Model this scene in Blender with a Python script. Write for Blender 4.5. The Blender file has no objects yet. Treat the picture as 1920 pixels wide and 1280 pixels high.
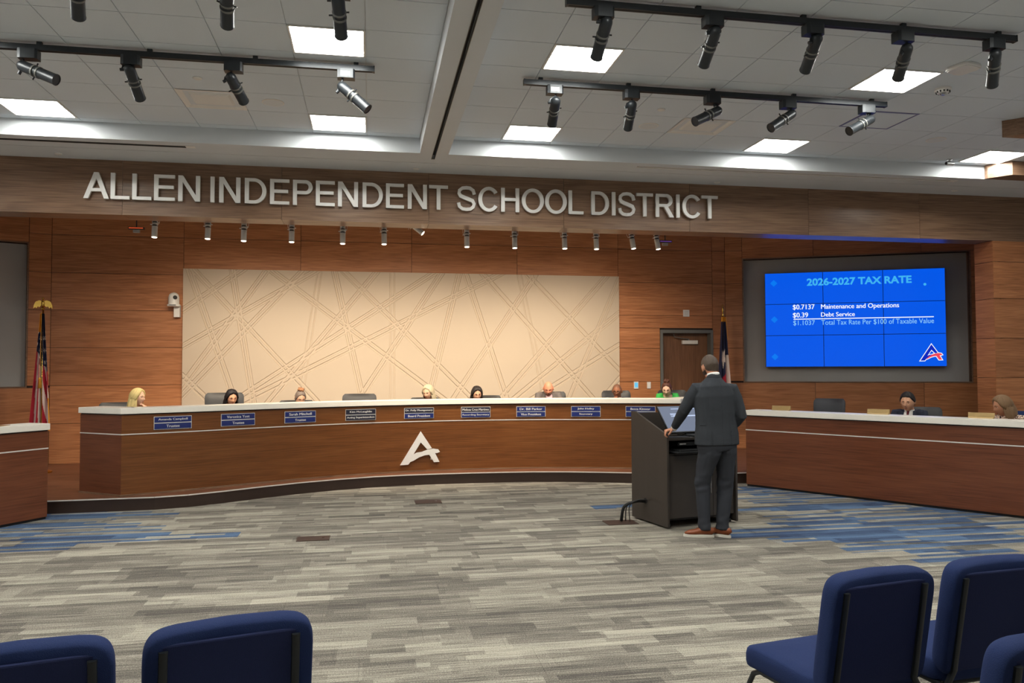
import bpy, bmesh, math, random
from mathutils import Vector, Matrix, noise
PI = math.pi
random.seed(7)
S = bpy.context.scene
COL = S.collection

# ------------------------------------------------------------------ camera
F_PX = 1457.1
YAW, PIT, ROL, EYE = math.radians(10.294), math.radians(1.951), math.radians(-0.203), 1.65
fw = Vector((math.sin(YAW)*math.cos(PIT), math.cos(YAW)*math.cos(PIT), math.sin(PIT)))
rt = Vector((math.cos(YAW), -math.sin(YAW), 0)); up_ = rt.cross(fw)
rt2 = math.cos(ROL)*rt + math.sin(ROL)*up_; up2 = -math.sin(ROL)*rt + math.cos(ROL)*up_
CAM = Vector((0, 0, EYE))
cd = bpy.data.cameras.new('camera'); cam = bpy.data.objects.new('camera', cd); COL.objects.link(cam)
cd.sensor_fit = 'HORIZONTAL'; cd.sensor_width = 36.0; cd.lens = F_PX/1920*36.0
cd.clip_start = 0.05; cd.clip_end = 200
m = Matrix((rt2, up2, -fw)).transposed().to_4x4(); m.translation = CAM
cam.matrix_world = m; S.camera = cam

# ------------------------------------------------------------------ world, exposure
w = bpy.data.worlds.new('world'); S.world = w; w.use_nodes = True
w.node_tree.nodes['Background'].inputs[0].default_value = (0.5, 0.5, 0.5, 1)
w.node_tree.nodes['Background'].inputs[1].default_value = 0.05
vs = S.view_settings
S.display_settings.display_device = 'sRGB'
vs.view_transform = 'Standard'; vs.look = 'None'; vs.exposure = 0.0; vs.gamma = 1.0; vs.use_curve_mapping = False
S.cycles.use_denoising = True
S.cycles.max_bounces = 8; S.cycles.diffuse_bounces = 5; S.cycles.glossy_bounces = 3
S.cycles.sample_clamp_indirect = 6.0; S.cycles.caustics_reflective = False; S.cycles.caustics_refractive = False
PANEL_STRENGTH = 38.0      # ceiling light diffusers
SPOT_WATTS = 118.0          # the thirteen small silver spots

# ------------------------------------------------------------------ pixel ray -> point on a real plane
def ray(x, y): return fw*F_PX + rt2*(x-960) - up2*(y-640)
def onY(x, y, Y): d = ray(x, y); return CAM + d*(Y/d.y)
def onZ(x, y, Z): d = ray(x, y); return CAM + d*((Z-EYE)/d.z)
def onP(x, y, p, a):
    d = ray(x, y); n = Vector((-math.sin(a), math.cos(a), 0))
    return CAM + d*((Vector((p[0], p[1], 0))-CAM).dot(n)/d.dot(n))
def pr(p):
    v = Vector(p)-CAM; z = v.dot(fw)
    return (960+F_PX*v.dot(rt2)/z, 640-F_PX*v.dot(up2)/z) if z > 0.05 else (1e6, 1e6)

# ------------------------------------------------------------------ materials
def lin(c):
    return tuple(((v/255)/12.92 if v/255 <= .04045 else ((v/255+.055)/1.055)**2.4) for v in c)
def newmat(name):
    m = bpy.data.materials.new(name); m.use_nodes = True
    return m, m.node_tree, m.node_tree.nodes['Principled BSDF']
def L(nt, a, b): nt.links.new(a, b)
def mat(name, col, rough=.5, metal=0, var=0., scale=30., bump=0., spec=.5, coat=0., stretch=(1, 1, 1)):
    m, nt, b = newmat(name)
    b.inputs['Base Color'].default_value = (*col, 1); b.inputs['Roughness'].default_value = rough
    b.inputs['Metallic'].default_value = metal; b.inputs['Specular IOR Level'].default_value = spec
    b.inputs['Coat Weight'].default_value = coat
    N = nt.nodes
    tc = N.new('ShaderNodeTexCoord'); mp = N.new('ShaderNodeMapping'); mp.inputs['Scale'].default_value = stretch
    no = N.new('ShaderNodeTexNoise'); no.inputs['Scale'].default_value = scale; no.inputs['Detail'].default_value = 4
    L(nt, tc.outputs['Object'], mp.inputs[0]); L(nt, mp.outputs[0], no.inputs['Vector'])
    mx = N.new('ShaderNodeMix'); mx.data_type = 'RGBA'
    mx.inputs['A'].default_value = (*[c*(1-var) for c in col], 1); mx.inputs['B'].default_value = (*[min(1, c*(1+var)) for c in col], 1)
    L(nt, no.outputs['Fac'], mx.inputs['Factor']); L(nt, mx.outputs['Result'], b.inputs['Base Color'])
    if bump:
        bu = N.new('ShaderNodeBump'); bu.inputs['Strength'].default_value = bump; bu.inputs['Distance'].default_value = .004
        L(nt, no.outputs['Fac'], bu.inputs['Height']); L(nt, bu.outputs[0], b.inputs['Normal'])
    return m
def emis(name, col, st=1.0):
    m, nt, b = newmat(name); b.inputs['Base Color'].default_value = (0, 0, 0, 1)
    b.inputs['Emission Color'].default_value = (*col, 1); b.inputs['Emission Strength'].default_value = st
    b.inputs['Roughness'].default_value = .5; b.inputs['Specular IOR Level'].default_value = .2
    return m
def wood(name, dark, mid, light, rough=.4, axis='X', gs=1.0, coat=.0, per=.10, sw=.05):
    """walnut veneer with grain along `axis` of the piece; every piece shifts the figure"""
    m, nt, b = newmat(name); N = nt.nodes
    tc = N.new('ShaderNodeTexCoord'); oi = N.new('ShaderNodeObjectInfo')
    cmb = N.new('ShaderNodeCombineXYZ'); mul = N.new('ShaderNodeMath'); mul.operation = 'MULTIPLY'; mul.inputs[1].default_value = 37
    L(nt, oi.outputs['Random'], mul.inputs[0])
    for i in range(3): L(nt, mul.outputs[0], cmb.inputs[i])
    add = N.new('ShaderNodeVectorMath'); add.operation = 'ADD'
    L(nt, tc.outputs['Object'], add.inputs[0]); L(nt, cmb.outputs[0], add.inputs[1])
    mp = N.new('ShaderNodeMapping')
    mp.inputs['Scale'].default_value = {'X': (.28*gs, 3*gs, 3.2*gs), 'Z': (3.2*gs, 3*gs, .28*gs), 'XY': (.28*gs, .28*gs, 3.2*gs)}[axis]
    L(nt, add.outputs[0], mp.inputs[0])
    n1 = N.new('ShaderNodeTexNoise'); n1.inputs['Scale'].default_value = 1.6; n1.inputs['Detail'].default_value = 3; n1.inputs['Distortion'].default_value = .9
    L(nt, mp.outputs[0], n1.inputs['Vector'])
    wv = N.new('ShaderNodeMath'); wv.operation = 'MULTIPLY'; wv.inputs[1].default_value = 40
    L(nt, n1.outputs['Fac'], wv.inputs[0])
    sn = N.new('ShaderNodeMath'); sn.operation = 'SINE'; L(nt, wv.outputs[0], sn.inputs[0])
    mp2 = N.new('ShaderNodeMapping'); mp2.inputs['Scale'].default_value = {'X': (1.5*gs, 8*gs, 60*gs), 'Z': (60*gs, 8*gs, 1.5*gs), 'XY': (1.5*gs, 1.5*gs, 60*gs)}[axis]
    L(nt, add.outputs[0], mp2.inputs[0])
    n2 = N.new('ShaderNodeTexNoise'); n2.inputs['Scale'].default_value = 2.0; n2.inputs['Detail'].default_value = 5
    L(nt, mp2.outputs[0], n2.inputs['Vector'])
    a = N.new('ShaderNodeMath'); a.operation = 'MULTIPLY_ADD'; a.inputs[1].default_value = sw; L(nt, sn.outputs[0], a.inputs[0]); L(nt, n2.outputs['Fac'], a.inputs[2])
    a2 = N.new('ShaderNodeMath'); a2.operation = 'MULTIPLY_ADD'; a2.inputs[1].default_value = .5; L(nt, n1.outputs['Fac'], a2.inputs[0]); L(nt, a.outputs[0], a2.inputs[2])
    rp = N.new('ShaderNodeValToRGB'); e = rp.color_ramp.elements
    e[0].position = .5; e[0].color = (*dark, 1); e[1].position = 1.0; e[1].color = (*light, 1)
    x = e.new(.74); x.color = (*mid, 1)
    L(nt, a2.outputs[0], rp.inputs[0])
    hv = N.new('ShaderNodeHueSaturation'); mr = N.new('ShaderNodeMapRange')
    mr.inputs['To Min'].default_value = 1-per; mr.inputs['To Max'].default_value = 1+per
    L(nt, oi.outputs['Random'], mr.inputs['Value']); L(nt, mr.outputs[0], hv.inputs['Value']); L(nt, rp.outputs[0], hv.inputs['Color'])
    L(nt, hv.outputs[0], b.inputs['Base Color'])
    b.inputs['Roughness'].default_value = rough; b.inputs['Coat Weight'].default_value = coat; b.inputs['Coat Roughness'].default_value = .25
    b.inputs['Specular IOR Level'].default_value = .4
    return m
def carpet(name, blue=False):
    m, nt, b = newmat(name); N = nt.nodes
    g = N.new('ShaderNodeNewGeometry'); sx = N.new('ShaderNodeSeparateXYZ'); L(nt, g.outputs['Position'], sx.inputs[0])
    def M(op, a, c=None, d=None):
        n = N.new('ShaderNodeMath'); n.operation = op
        for i, v in enumerate((a, c, d)):
            if v is None: continue
            if isinstance(v, (int, float)): n.inputs[i].default_value = v
            else: L(nt, v, n.inputs[i])
        return n.outputs[0]
    def cell(rowh, ln, seed):
        r = M('FLOOR', M('DIVIDE', sx.outputs[1], rowh))
        wn = N.new('ShaderNodeTexWhiteNoise'); wn.noise_dimensions = '2D'
        c = N.new('ShaderNodeCombineXYZ'); L(nt, r, c.inputs[0]); c.inputs[1].default_value = seed; L(nt, c.outputs[0], wn.inputs['Vector'])
        off = M('MULTIPLY', wn.outputs['Value'], 7.3)
        lnv = M('MULTIPLY_ADD', wn.outputs['Value'], ln*.8, ln*.6)
        cx = M('FLOOR', M('DIVIDE', M('ADD', sx.outputs[0], off), lnv))
        w2 = N.new('ShaderNodeTexWhiteNoise'); w2.noise_dimensions = '3D'
        c2 = N.new('ShaderNodeCombineXYZ'); L(nt, r, c2.inputs[0]); L(nt, cx, c2.inputs[1]); c2.inputs[2].default_value = seed+3.1
        L(nt, c2.outputs[0], w2.inputs['Vector'])
        return w2.outputs['Value']
    A = cell(.25, .8, 1.7); B = cell(.125, .55, 5.2); Cc = cell(.0625, .9, 9.4)
    base = M('MULTIPLY_ADD', A, .18, M('MULTIPLY_ADD', B, .32, M('MULTIPLY_ADD', Cc, .26, .12)))
    def nz(sc, scale, det=2):
        mp = N.new('ShaderNodeMapping'); mp.inputs['Scale'].default_value = sc; L(nt, g.outputs['Position'], mp.inputs[0])
        n = N.new('ShaderNodeTexNoise'); n.inputs['Scale'].default_value = scale; n.inputs['Detail'].default_value = det
        L(nt, mp.outputs[0], n.inputs['Vector']); return n.outputs['Fac']
    streak = nz((1.6, 60, 1), 2.0, 4); dots = nz((60, 110, 1), 2.0, 1)
    v = M('ADD', base, M('MULTIPLY', M('SUBTRACT', streak, .5), 1.25))
    v = M('ADD', v, M('MULTIPLY', M('SUBTRACT', dots, .5), 1.1))
    rp = N.new('ShaderNodeValToRGB'); e = rp.color_ramp.elements
    e[0].position = .15; e[0].color = (*lin((88, 84, 80)), 1); e[1].position = .88; e[1].color = (*lin((194, 188, 172)), 1)
    x = e.new(.5); x.color = (*lin((136, 130, 120)), 1)
    L(nt, v, rp.inputs[0]); col = rp.outputs[0]
    if blue:
        D = cell(.0625, 1.1, 13.3)
        rb = N.new('ShaderNodeValToRGB'); eb = rb.color_ramp.elements
        eb[0].position = .2; eb[0].color = (*lin((46, 62, 94)), 1); eb[1].position = .8; eb[1].color = (*lin((72, 116, 160)), 1)
        L(nt, v, rb.inputs[0])
        k = M('MULTIPLY', M('GREATER_THAN', D, .42), .8)
        mx = N.new('ShaderNodeMix'); mx.data_type = 'RGBA'; L(nt, k, mx.inputs['Factor']); L(nt, col, mx.inputs['A']); L(nt, rb.outputs[0], mx.inputs['B'])
        tint = N.new('ShaderNodeMix'); tint.data_type = 'RGBA'; tint.blend_type = 'MULTIPLY'; tint.inputs['Factor'].default_value = .6
        L(nt, mx.outputs['Result'], tint.inputs['A']); tint.inputs['B'].default_value = (.84, .91, 1, 1); col = tint.outputs['Result']
    L(nt, col, b.inputs['Base Color']); b.inputs['Roughness'].default_value = .95; b.inputs['Specular IOR Level'].default_value = .1
    bu = N.new('ShaderNodeBump'); bu.inputs['Strength'].default_value = .4; bu.inputs['Distance'].default_value = .003
    L(nt, dots, bu.inputs['Height']); L(nt, bu.outputs[0], b.inputs['Normal'])
    return m
def attr_mat(name, attr='Col', rough=.8):
    m, nt, b = newmat(name); a = nt.nodes.new('ShaderNodeAttribute'); a.attribute_name = attr
    L(nt, a.outputs['Color'], b.inputs['Base Color']); b.inputs['Roughness'].default_value = rough
    return m

M_ = dict(
 wall=wood('walnut_wall', lin((148, 94, 58)), lin((178, 116, 74)), lin((200, 138, 92)), .42),
 fascia=wood('walnut_fascia', lin((104, 78, 60)), lin((132, 102, 80)), lin((152, 122, 98)), .30, gs=.8, per=.05),
 dais=wood('walnut_dais', lin((96, 56, 26)), lin((115, 69, 34)), lin((128, 82, 44)), .3, axis='XY', gs=.8, per=.03, sw=.03),
 desk=wood('walnut_desk', lin((92, 50, 30)), lin((112, 64, 42)), lin((124, 74, 48)), .3, axis='XY', gs=.8, per=.03, sw=.03),
 platform=wood('platform_boards', lin((96, 60, 42)), lin((120, 76, 54)), lin((138, 92, 68)), .4, per=.03),
 riser=mat('riser_dark_wood', lin((50, 34, 26)), .5, var=.2, scale=8, stretch=(.4, 1, 6)),
 doorw=wood('door_veneer', lin((88, 60, 42)), lin((116, 80, 56)), lin((132, 94, 68)), .45, axis='Z'),
 podium=mat('charcoal_laminate', lin((66, 59, 54)), .45, var=.10, scale=12, stretch=(1, 1, .1)),
 dark=mat('black_interior', lin((22, 21, 21)), .6, var=.1),
 joint=mat('joint_shadow_backing', lin((45, 28, 18)), .8),
 quartz=mat('white_quartz', lin((246, 240, 228)), .3, var=.04, scale=60, spec=.5),
 silver=mat('brushed_aluminium', lin((236, 230, 222)), .4, .25, var=.06, scale=40, stretch=(1, 1, .1)),
 letter=mat('satin_letter_metal', lin((244, 242, 238)), .38, .15, var=.04),
 chrome=mat('polished_steel', lin((205, 205, 205)), .15, 1),
 brass=mat('brass', lin((212, 170, 84)), .25, 1, var=.08),
 brassplate=mat('dull_brass', lin((176, 148, 100)), .4, .5, var=.08),
 goldfringe=mat('gold_fringe', lin((214, 150, 46)), .7, var=.25, scale=200, bump=.4),
 black=mat('black_metal', lin((46, 50, 54)), .38, .3, var=.08, spec=.5),
 blackp=mat('black_plastic', lin((28, 29, 31)), .5, var=.06),
 leather=mat('grey_black_leather', lin((44, 42, 42)), .5, var=.1, scale=60, bump=.25, spec=.5),
 tile=mat('ceiling_tile', lin((220, 228, 236)), .9, var=.05, scale=150, bump=.15, spec=.1),
 tbar=mat('ceiling_grid', lin((218, 222, 226)), .6, var=.02),
 drywall=mat('white_drywall', lin((214, 218, 222)), .8, var=.03, scale=3),
 gap=mat('dark_slot', lin((30, 30, 32)), .8),
 white=mat('white_plastic', lin((232, 230, 226)), .4, var=.02),
 greypaint=mat('grey_paint', lin((176, 172, 168)), .7, var=.05, scale=2),
 frame=mat('grey_steel_frame', lin((112, 112, 108)), .45, .2, var=.04),
 art=mat('cream_relief_panel', lin((206, 188, 166)), .6, var=.02, scale=3),
 blue=mat('navy_chair_fabric', lin((42, 56, 98)), .85, var=.22, scale=420, bump=.5, spec=.15),
 bluedk=mat('navy_chair_back', lin((50, 58, 96)), .85, var=.2, scale=420, bump=.4, spec=.15),
 plate=mat('navy_nameplate', lin((26, 40, 104)), .4, var=.05),
 platedk=mat('black_nameplate', lin((34, 34, 52)), .4, var=.05),
 lens=emis('lit_spot_lens', (1, .88, .68), 6.0),
 diffuser=emis('light_diffuser', (1, .995, .93), PANEL_STRENGTH),
 diffmid=emis('light_diffuser_ridge', (1, .97, .86), PANEL_STRENGTH*.28),
 screen=emis('screen_blue', lin((4, 88, 232)), 1.0),
 cyan=emis('slide_cyan', lin((64, 178, 240)), 1.0),
 cyan2=emis('slide_pale_cyan', lin((140, 205, 250)), 1.0),
 diamond=emis('slide_diamond', lin((6, 122, 240)), 1.0),
 swhite=emis('slide_white', lin((246, 250, 255)), 1.0),
 snavy=emis('slide_navy', lin((10, 40, 190)), 1.0),
 sred=emis('slide_red', lin((240, 70, 90)), 1.0),
 monitor=emis('monitor_grey_blue', lin((118, 128, 150)), .9),
 monline=emis('monitor_text', lin((200, 215, 245)), 1.0),
 thermo=emis('thermostat_screen', lin((110, 200, 240)), 1.0),
 glow=emis('orange_indicator', lin((220, 90, 50)), .8),
 glowp=emis('violet_indicator', lin((110, 70, 150)), .7),
 paper=mat('paper', lin((225, 220, 210)), .8),
 suit=mat('charcoal_suit', lin((60, 63, 68)), .85, var=.12, scale=300, bump=.2, spec=.15),
 trousers=mat('charcoal_trousers', lin((56, 58, 64)), .85, var=.12, scale=300, bump=.2, spec=.15),
 navy=mat('navy_suit', lin((32, 36, 54)), .85, var=.1, scale=200),
 grey=mat('grey_suit', lin((112, 104, 100)), .85, var=.1, scale=200),
 green=mat('green_top', lin((58, 176, 78)), .8, var=.1, scale=60),
 shirt=mat('white_shirt', lin((236, 234, 230)), .75, var=.03),
 pink=mat('pink_shirt', lin((226, 190, 196)), .75, var=.05),
 redtie=mat('dark_red_tie', lin((110, 30, 40)), .5, var=.2, scale=120),
 shoe=mat('tan_leather', lin((138, 72, 38)), .4, var=.15, scale=20),
 sole=mat('white_rubber', lin((232, 226, 214)), .6),
 eye=mat('eye_dark', lin((40, 28, 24)), .3), 
)
def hairmat(n, c, v=.45): return mat('hair_'+n, lin(c), .55, var=v, scale=30, stretch=(14, 14, 1.0), bump=.6, spec=.4)
def skinmat(n, c): 
    m = mat('skin_'+n, lin(c), .5, var=.07, scale=16, spec=.35); return m

# ------------------------------------------------------------------ mesh helpers
class MB:
    def __init__(s): s.v = []; s.f = []; s.mi = []; s.M = None
    def add(s, vs_, fs, mi=0):
        o = len(s.v); s.v += [tuple(s.M @ Vector(q)) if s.M else tuple(q) for q in vs_]
        s.f += [tuple(i+o for i in f) for f in fs]; s.mi += [mi]*len(fs); return s
    def box(s, x0, x1, y0, y1, z0, z1, mi=0, M=None):
        vv = [Vector((x, y, z)) for x in (x0, x1) for y in (y0, y1) for z in (z0, z1)]
        if M: vv = [M @ q for q in vv]
        return s.add(vv, [(0, 1, 3, 2), (4, 6, 7, 5), (0, 4, 5, 1), (2, 3, 7, 6), (0, 2, 6, 4), (1, 5, 7, 3)], mi)
    def prism(s, poly, z0, z1, mi=0, M=None):
        n = len(poly); vv = [Vector((p[0], p[1], z0)) for p in poly]+[Vector((p[0], p[1], z1)) for p in poly]
        if M: vv = [M @ q for q in vv]
        return s.add(vv, [tuple(range(n-1, -1, -1)), tuple(range(n, 2*n))]+[(i, (i+1) % n, (i+1) % n+n, i+n) for i in range(n)], mi)
    def tube(s, pts, r, n=10, mi=0, ref=None, caps=True, sq=2.0):
        """closed tube along pts; r: number, list of numbers or list of (a, b)"""
        pts = [Vector(p) for p in pts]; k = len(pts)
        rr = [r]*k if isinstance(r, (int, float, tuple)) else list(r)
        rr = [(q, q) if isinstance(q, (int, float)) else q for q in rr]
        vv = []; side = None
        for i, p in enumerate(pts):
            t = (pts[min(i+1, k-1)]-pts[max(i-1, 0)]).normalized()
            if side is None:
                rf = Vector(ref) if ref is not None else (Vector((1, 0, 0)) if abs(t.x) < .8 else Vector((0, 1, 0)))
                side = (rf - t*rf.dot(t)).normalized()
            else:
                q = side - t*side.dot(t); side = q.normalized() if q.length > 1e-6 else side
            up = t.cross(side)
            for j in range(n):
                a = 2*PI*j/n; c, q = math.cos(a), math.sin(a)
                if sq != 2.0:
                    c = math.copysign(abs(c)**(2/sq), c); q = math.copysign(abs(q)**(2/sq), q)
                vv.append(p+side*(rr[i][0]*c)+up*(rr[i][1]*q))
        ff = []
        for i in range(k-1):
            for j in range(n):
                a = i*n+j; b = i*n+(j+1) % n; ff.append((a, b, b+n, a+n))
        if caps: ff += [tuple(range(n-1, -1, -1)), tuple(range((k-1)*n, k*n))]
        return s.add(vv, ff, mi)
    def lathe(s, prof, n=20, mi=0, M=None):
        """prof: list of (r, z) about the z axis"""
        vv = []; k = len(prof)
        for r, z in prof:
            for j in range(n):
                a = 2*PI*j/n; q = Vector((r*math.cos(a), r*math.sin(a), z)); vv.append(M @ q if M else q)
        ff = [(i*n+j, i*n+(j+1) % n, (i+1)*n+(j+1) % n, (i+1)*n+j) for i in range(k-1) for j in range(n)]
        ff += [tuple(range(n-1, -1, -1)), tuple(range((k-1)*n, k*n))]
        return s.add(vv, ff, mi)
    def ball(s, c, r, n=12, mi=0, M=None):
        c = Vector(c); r = (r, r, r) if isinstance(r, (int, float)) else r
        k = max(6, n//2); prof = [(math.sin(PI*i/k), -math.cos(PI*i/k)) for i in range(1, k)]
        vv = []
        for q, z in prof:
            for j in range(n): vv.append(Vector((r[0]*q*math.cos(2*PI*j/n), r[1]*q*math.sin(2*PI*j/n), r[2]*z)))
        if M: vv = [M @ q for q in vv]
        vv = [q+c for q in vv]
        ff = [(i*n+j, i*n+(j+1) % n, (i+1)*n+(j+1) % n, (i+1)*n+j) for i in range(k-2) for j in range(n)]
        ff += [tuple(range(n-1, -1, -1)), tuple(range((k-2)*n, (k-1)*n))]
        return s.add(vv, ff, mi)
    def mesh(s, name, mats, smooth=False):
        me = bpy.data.meshes.new(name); me.from_pydata(s.v, [], s.f); me.validate()
        for q in (mats if isinstance(mats, (list, tuple)) else [mats]): me.materials.append(q)
        if any(s.mi) and len(me.polygons) == len(s.mi): me.polygons.foreach_set('material_index', s.mi)
        if smooth: me.polygons.foreach_set('use_smooth', [True]*len(me.polygons))
        me.update(); return me
    def build(s, name, mats, parent=None, smooth=False, bevel=0., auto=False):
        me = s.mesh(name, mats, smooth)
        if bevel or smooth:
            bm = bmesh.new(); bm.from_mesh(me)
            bmesh.ops.recalc_face_normals(bm, faces=bm.faces)
            if bevel: bmesh.ops.bevel(bm, geom=[e for e in bm.edges if e.is_manifold and e.calc_face_angle(0) > .5], offset=bevel, segments=2, affect='EDGES', profile=.5)
            bm.to_mesh(me); bm.free()
            if smooth: me.polygons.foreach_set('use_smooth', [True]*len(me.polygons))
        if smooth and auto:
            me.set_sharp_from_angle(angle=math.radians(40))
        o = bpy.data.objects.new(name, me); COL.objects.link(o)
        if parent: o.parent = parent
        return o
def tag(o, label=None, cat=None, group=None, kind=None):
    for k, v in (('label', label), ('category', cat), ('group', group), ('kind', kind)):
        if v: o[k] = v
    return o
def thing(name, label, cat, loc=(0, 0, 0), rz=0., group=None):
    o = bpy.data.objects.new(name, None); COL.objects.link(o); o.empty_display_size = .1
    o.location = loc; o.rotation_euler = (0, 0, rz); return tag(o, label, cat, group)
def struct(name, loc=(0, 0, 0), rz=0.):
    o = bpy.data.objects.new(name, None); COL.objects.link(o); o.location = loc; o.rotation_euler = (0, 0, rz); o['kind'] = 'structure'; return o
def child(name, me, parent, loc=None, M=None):
    o = bpy.data.objects.new(name, me); COL.objects.link(o); o.parent = parent
    if loc is not None: o.location = loc
    if M is not None: o.matrix_local = M
    return o
def copy_tree(o, parent=None):
    c = o.copy(); COL.objects.link(c); c.parent = parent
    for ch in list(o.children): copy_tree(ch, c)
    return c
def text_mesh(txt, depth=.004, bold=0.):
    cu = bpy.data.curves.new('t', 'FONT'); cu.body = txt; cu.size = 1; cu.extrude = depth/2; cu.offset = bold; cu.resolution_u = 3
    cu.align_x = 'LEFT'
    o = bpy.data.objects.new('t', cu); COL.objects.link(o)
    dg = bpy.context.evaluated_depsgraph_get(); me = bpy.data.meshes.new_from_object(o.evaluated_get(dg))
    bpy.data.objects.remove(o); bpy.data.curves.remove(cu); return me
def text(name, txt, mt, parent, x0, x1, z0, z1, y=0., depth=.004, bold=0.):
    """flat lettering in the parent's XZ plane (reads when seen from -Y), fitted to the box"""
    me = text_mesh(txt, 1.0, bold if name == 'slide_title' else 0.); xs = [q.co.x for q in me.vertices]; ys = [q.co.y for q in me.vertices]
    ax, bx, ay, by = min(xs), max(xs), min(ys), max(ys)
    for q in me.vertices:
        c = q.co; q.co = Vector((x0+(c.x-ax)/(bx-ax)*(x1-x0), y - depth*(c.z+.5), z0+(c.y-ay)/(by-ay)*(z1-z0)))
    me.materials.clear(); me.materials.append(mt); me.name = name
    if bold and name != 'slide_title':      # heavier strokes: the same lettering set twice more, a hair to either side
        vv = [q.co.copy() for q in me.vertices]; ff = [tuple(p.vertices) for p in me.polygons]; n = len(vv); k = (x1-x0)/(bx-ax)*bold
        bpy.data.meshes.remove(me); me = bpy.data.meshes.new(name)
        me.from_pydata([q+Vector((d, -abs(d)*.05, 0)) for d in (-k, 0, k) for q in vv], [], [tuple(i+s_*n for i in f) for s_ in range(3) for f in ff]); me.materials.append(mt)
    bm = bmesh.new(); bm.from_mesh(me); bmesh.ops.recalc_face_normals(bm, faces=bm.faces); bm.to_mesh(me); bm.free()
    return child(name, me, parent)
ORD = ['first', 'second', 'third', 'fourth', 'fifth', 'sixth', 'seventh', 'eighth', 'ninth', 'tenth', 'eleventh', 'twelfth', 'thirteenth']
def fan_poly(mb, poly, f0, f1, mi=0):
    pass

# ================================================================== THE SETTING
CZ, SZ = 4.35, 4.17          # tile ceiling and dropped soffit heights
X0, X1, YB = -8.0, 10.45, -4.2
# ---- floor: carpet planks
floor = MB().box(X0-.2, X1+.2, YB-.2, 14.2, -.12, -.006).build('floor', M_['gap']); floor['kind'] = 'structure'
CARP, CARPB = carpet('carpet_grey'), carpet('carpet_blue', True)
blues = [[(-30, 940), (100, 962), (290, 960), (272, 988), (415, 986), (402, 1010), (150, 1018), (-30, 1034)],
         [(1140, 940), (1192, 940), (1192, 956), (1140, 956)],
         [(1380, 905), (1400, 905), (1960, 968), (1960, 1064), (1720, 1056), (1660, 1050), (1590, 1024), (1480, 1008), (1330, 1012), (1330, 995), (1450, 985), (1400, 950)]]
def inside(x, y, P):
    r = False; j = len(P)-1
    for i in range(len(P)):
        if (P[i][1] > y) != (P[j][1] > y) and x < (P[j][0]-P[i][0])*(y-P[i][1])/(P[j][1]-P[i][1])+P[i][0]: r = not r
        j = i
    return r
planks = []
r = 0; y = YB
while y < 13.6:
    x = X0 - random.random()
    ln = 1.0
    while x < X1:
        cx, cy = x+ln/2, y+.125
        u, v = pr((cx, cy, 0)); us = [pr((x, cy, 0))[0], pr((x+ln, cy, 0))[0]]
        vis = (-150 < max(us) and min(us) < 2070 and 890 < v < 1420 and cy > 2.4)
        bl = any(inside(u+dx, v, P) for P in blues for dx in (0,))
        planks.append((vis, cy, x, y, ln, bl)); x += ln
    y += .25; r += 1
vis = sorted([p for p in planks if p[0]], key=lambda p: p[1])[:300]; ids = set(id(p) for p in vis)
pm = {}
for b_ in (False, True):
    mb = MB().box(0, .9985, 0, .2485, -.012, 0); pm[b_] = mb.mesh('carpet_tile', CARPB if b_ else CARP)
rest = MB()
for p in planks:
    if id(p) in ids: child('carpet_tile', pm[p[5]], floor, (p[2], p[3], 0))
    else:
        o = len(rest.v); x, y, ln = p[2], p[3], p[4]
        rest.add([(x, y, 0), (x+ln-.0015, y, 0), (x+ln-.0015, y+.2485, 0), (x, y+.2485, 0)], [(0, 1, 2, 3)], 1 if p[5] else 0)
tag(rest.build('carpet_tiles', [CARP, CARPB], floor), kind='stuff')

# ---- ceiling
ceil = MB().box(X0-.2, X1+.2, YB-.2, 10.4, CZ+.012, CZ+.1).build('ceiling', M_['tbar']); ceil['kind'] = 'structure'
BX0, BX1, CY = .56, .895, 9.08
TX, TY = .61, .545
lightcells = {}
def cellxy(side, i, j):      # i column from the beam outwards, j row from the front soffit backwards
    x = BX1+TX*i if side > 0 else BX0-TX*(i+1)
    return x, 8.40+.0-TY*(j-1) if j > 0 else 8.945
tl = []
for side in (1, -1):
    ncol = 16 if side > 0 else 14
    for i in range(ncol):
        for j in range(0, 25):
            x, y = cellxy(side, i, j); h = .135 if j == 0 else TY
            if x < X0 or x+TX > X1+.35 or y < YB: continue
            lit = (i % 5 == 1) and (j-1) % 4 == 0 and j > 0
            tl.append((side, i, j, x, y, h, lit))
tm = {}
def tilemesh(w_, h):
    k = (round(w_, 3), round(h, 3))
    if k not in tm: tm[k] = MB().box(.004, w_-.004, .004, h-.004, 0, .012).mesh('ceiling_tile', M_['tile'])
    return tm[k]
cands = []; trest = MB()
for t in tl:
    if t[6]: continue
    u, v = pr((t[3]+.3, t[4]+.27, CZ)); vis_ = -90 < u < 2010 and -60 < v < 400 and t[4] > 3
    special = (t[0], t[1], t[2]) in ((-1, 3, 2), (1, 4, 2), (1, 7, 3))
    if special: continue
    if vis_ and len(cands) < 300: cands.append(t); child('ceiling_tile', tilemesh(min(TX, X1-t[3]+.2), t[5]), ceil, (t[3], t[4], CZ))
    else: trest.box(t[3]+.004, t[3]+TX-.004, t[4]+.004, t[4]+t[5]-.004, CZ, CZ+.012)
tag(trest.build('ceiling_tiles', M_['tile'], ceil), kind='stuff')
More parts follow.
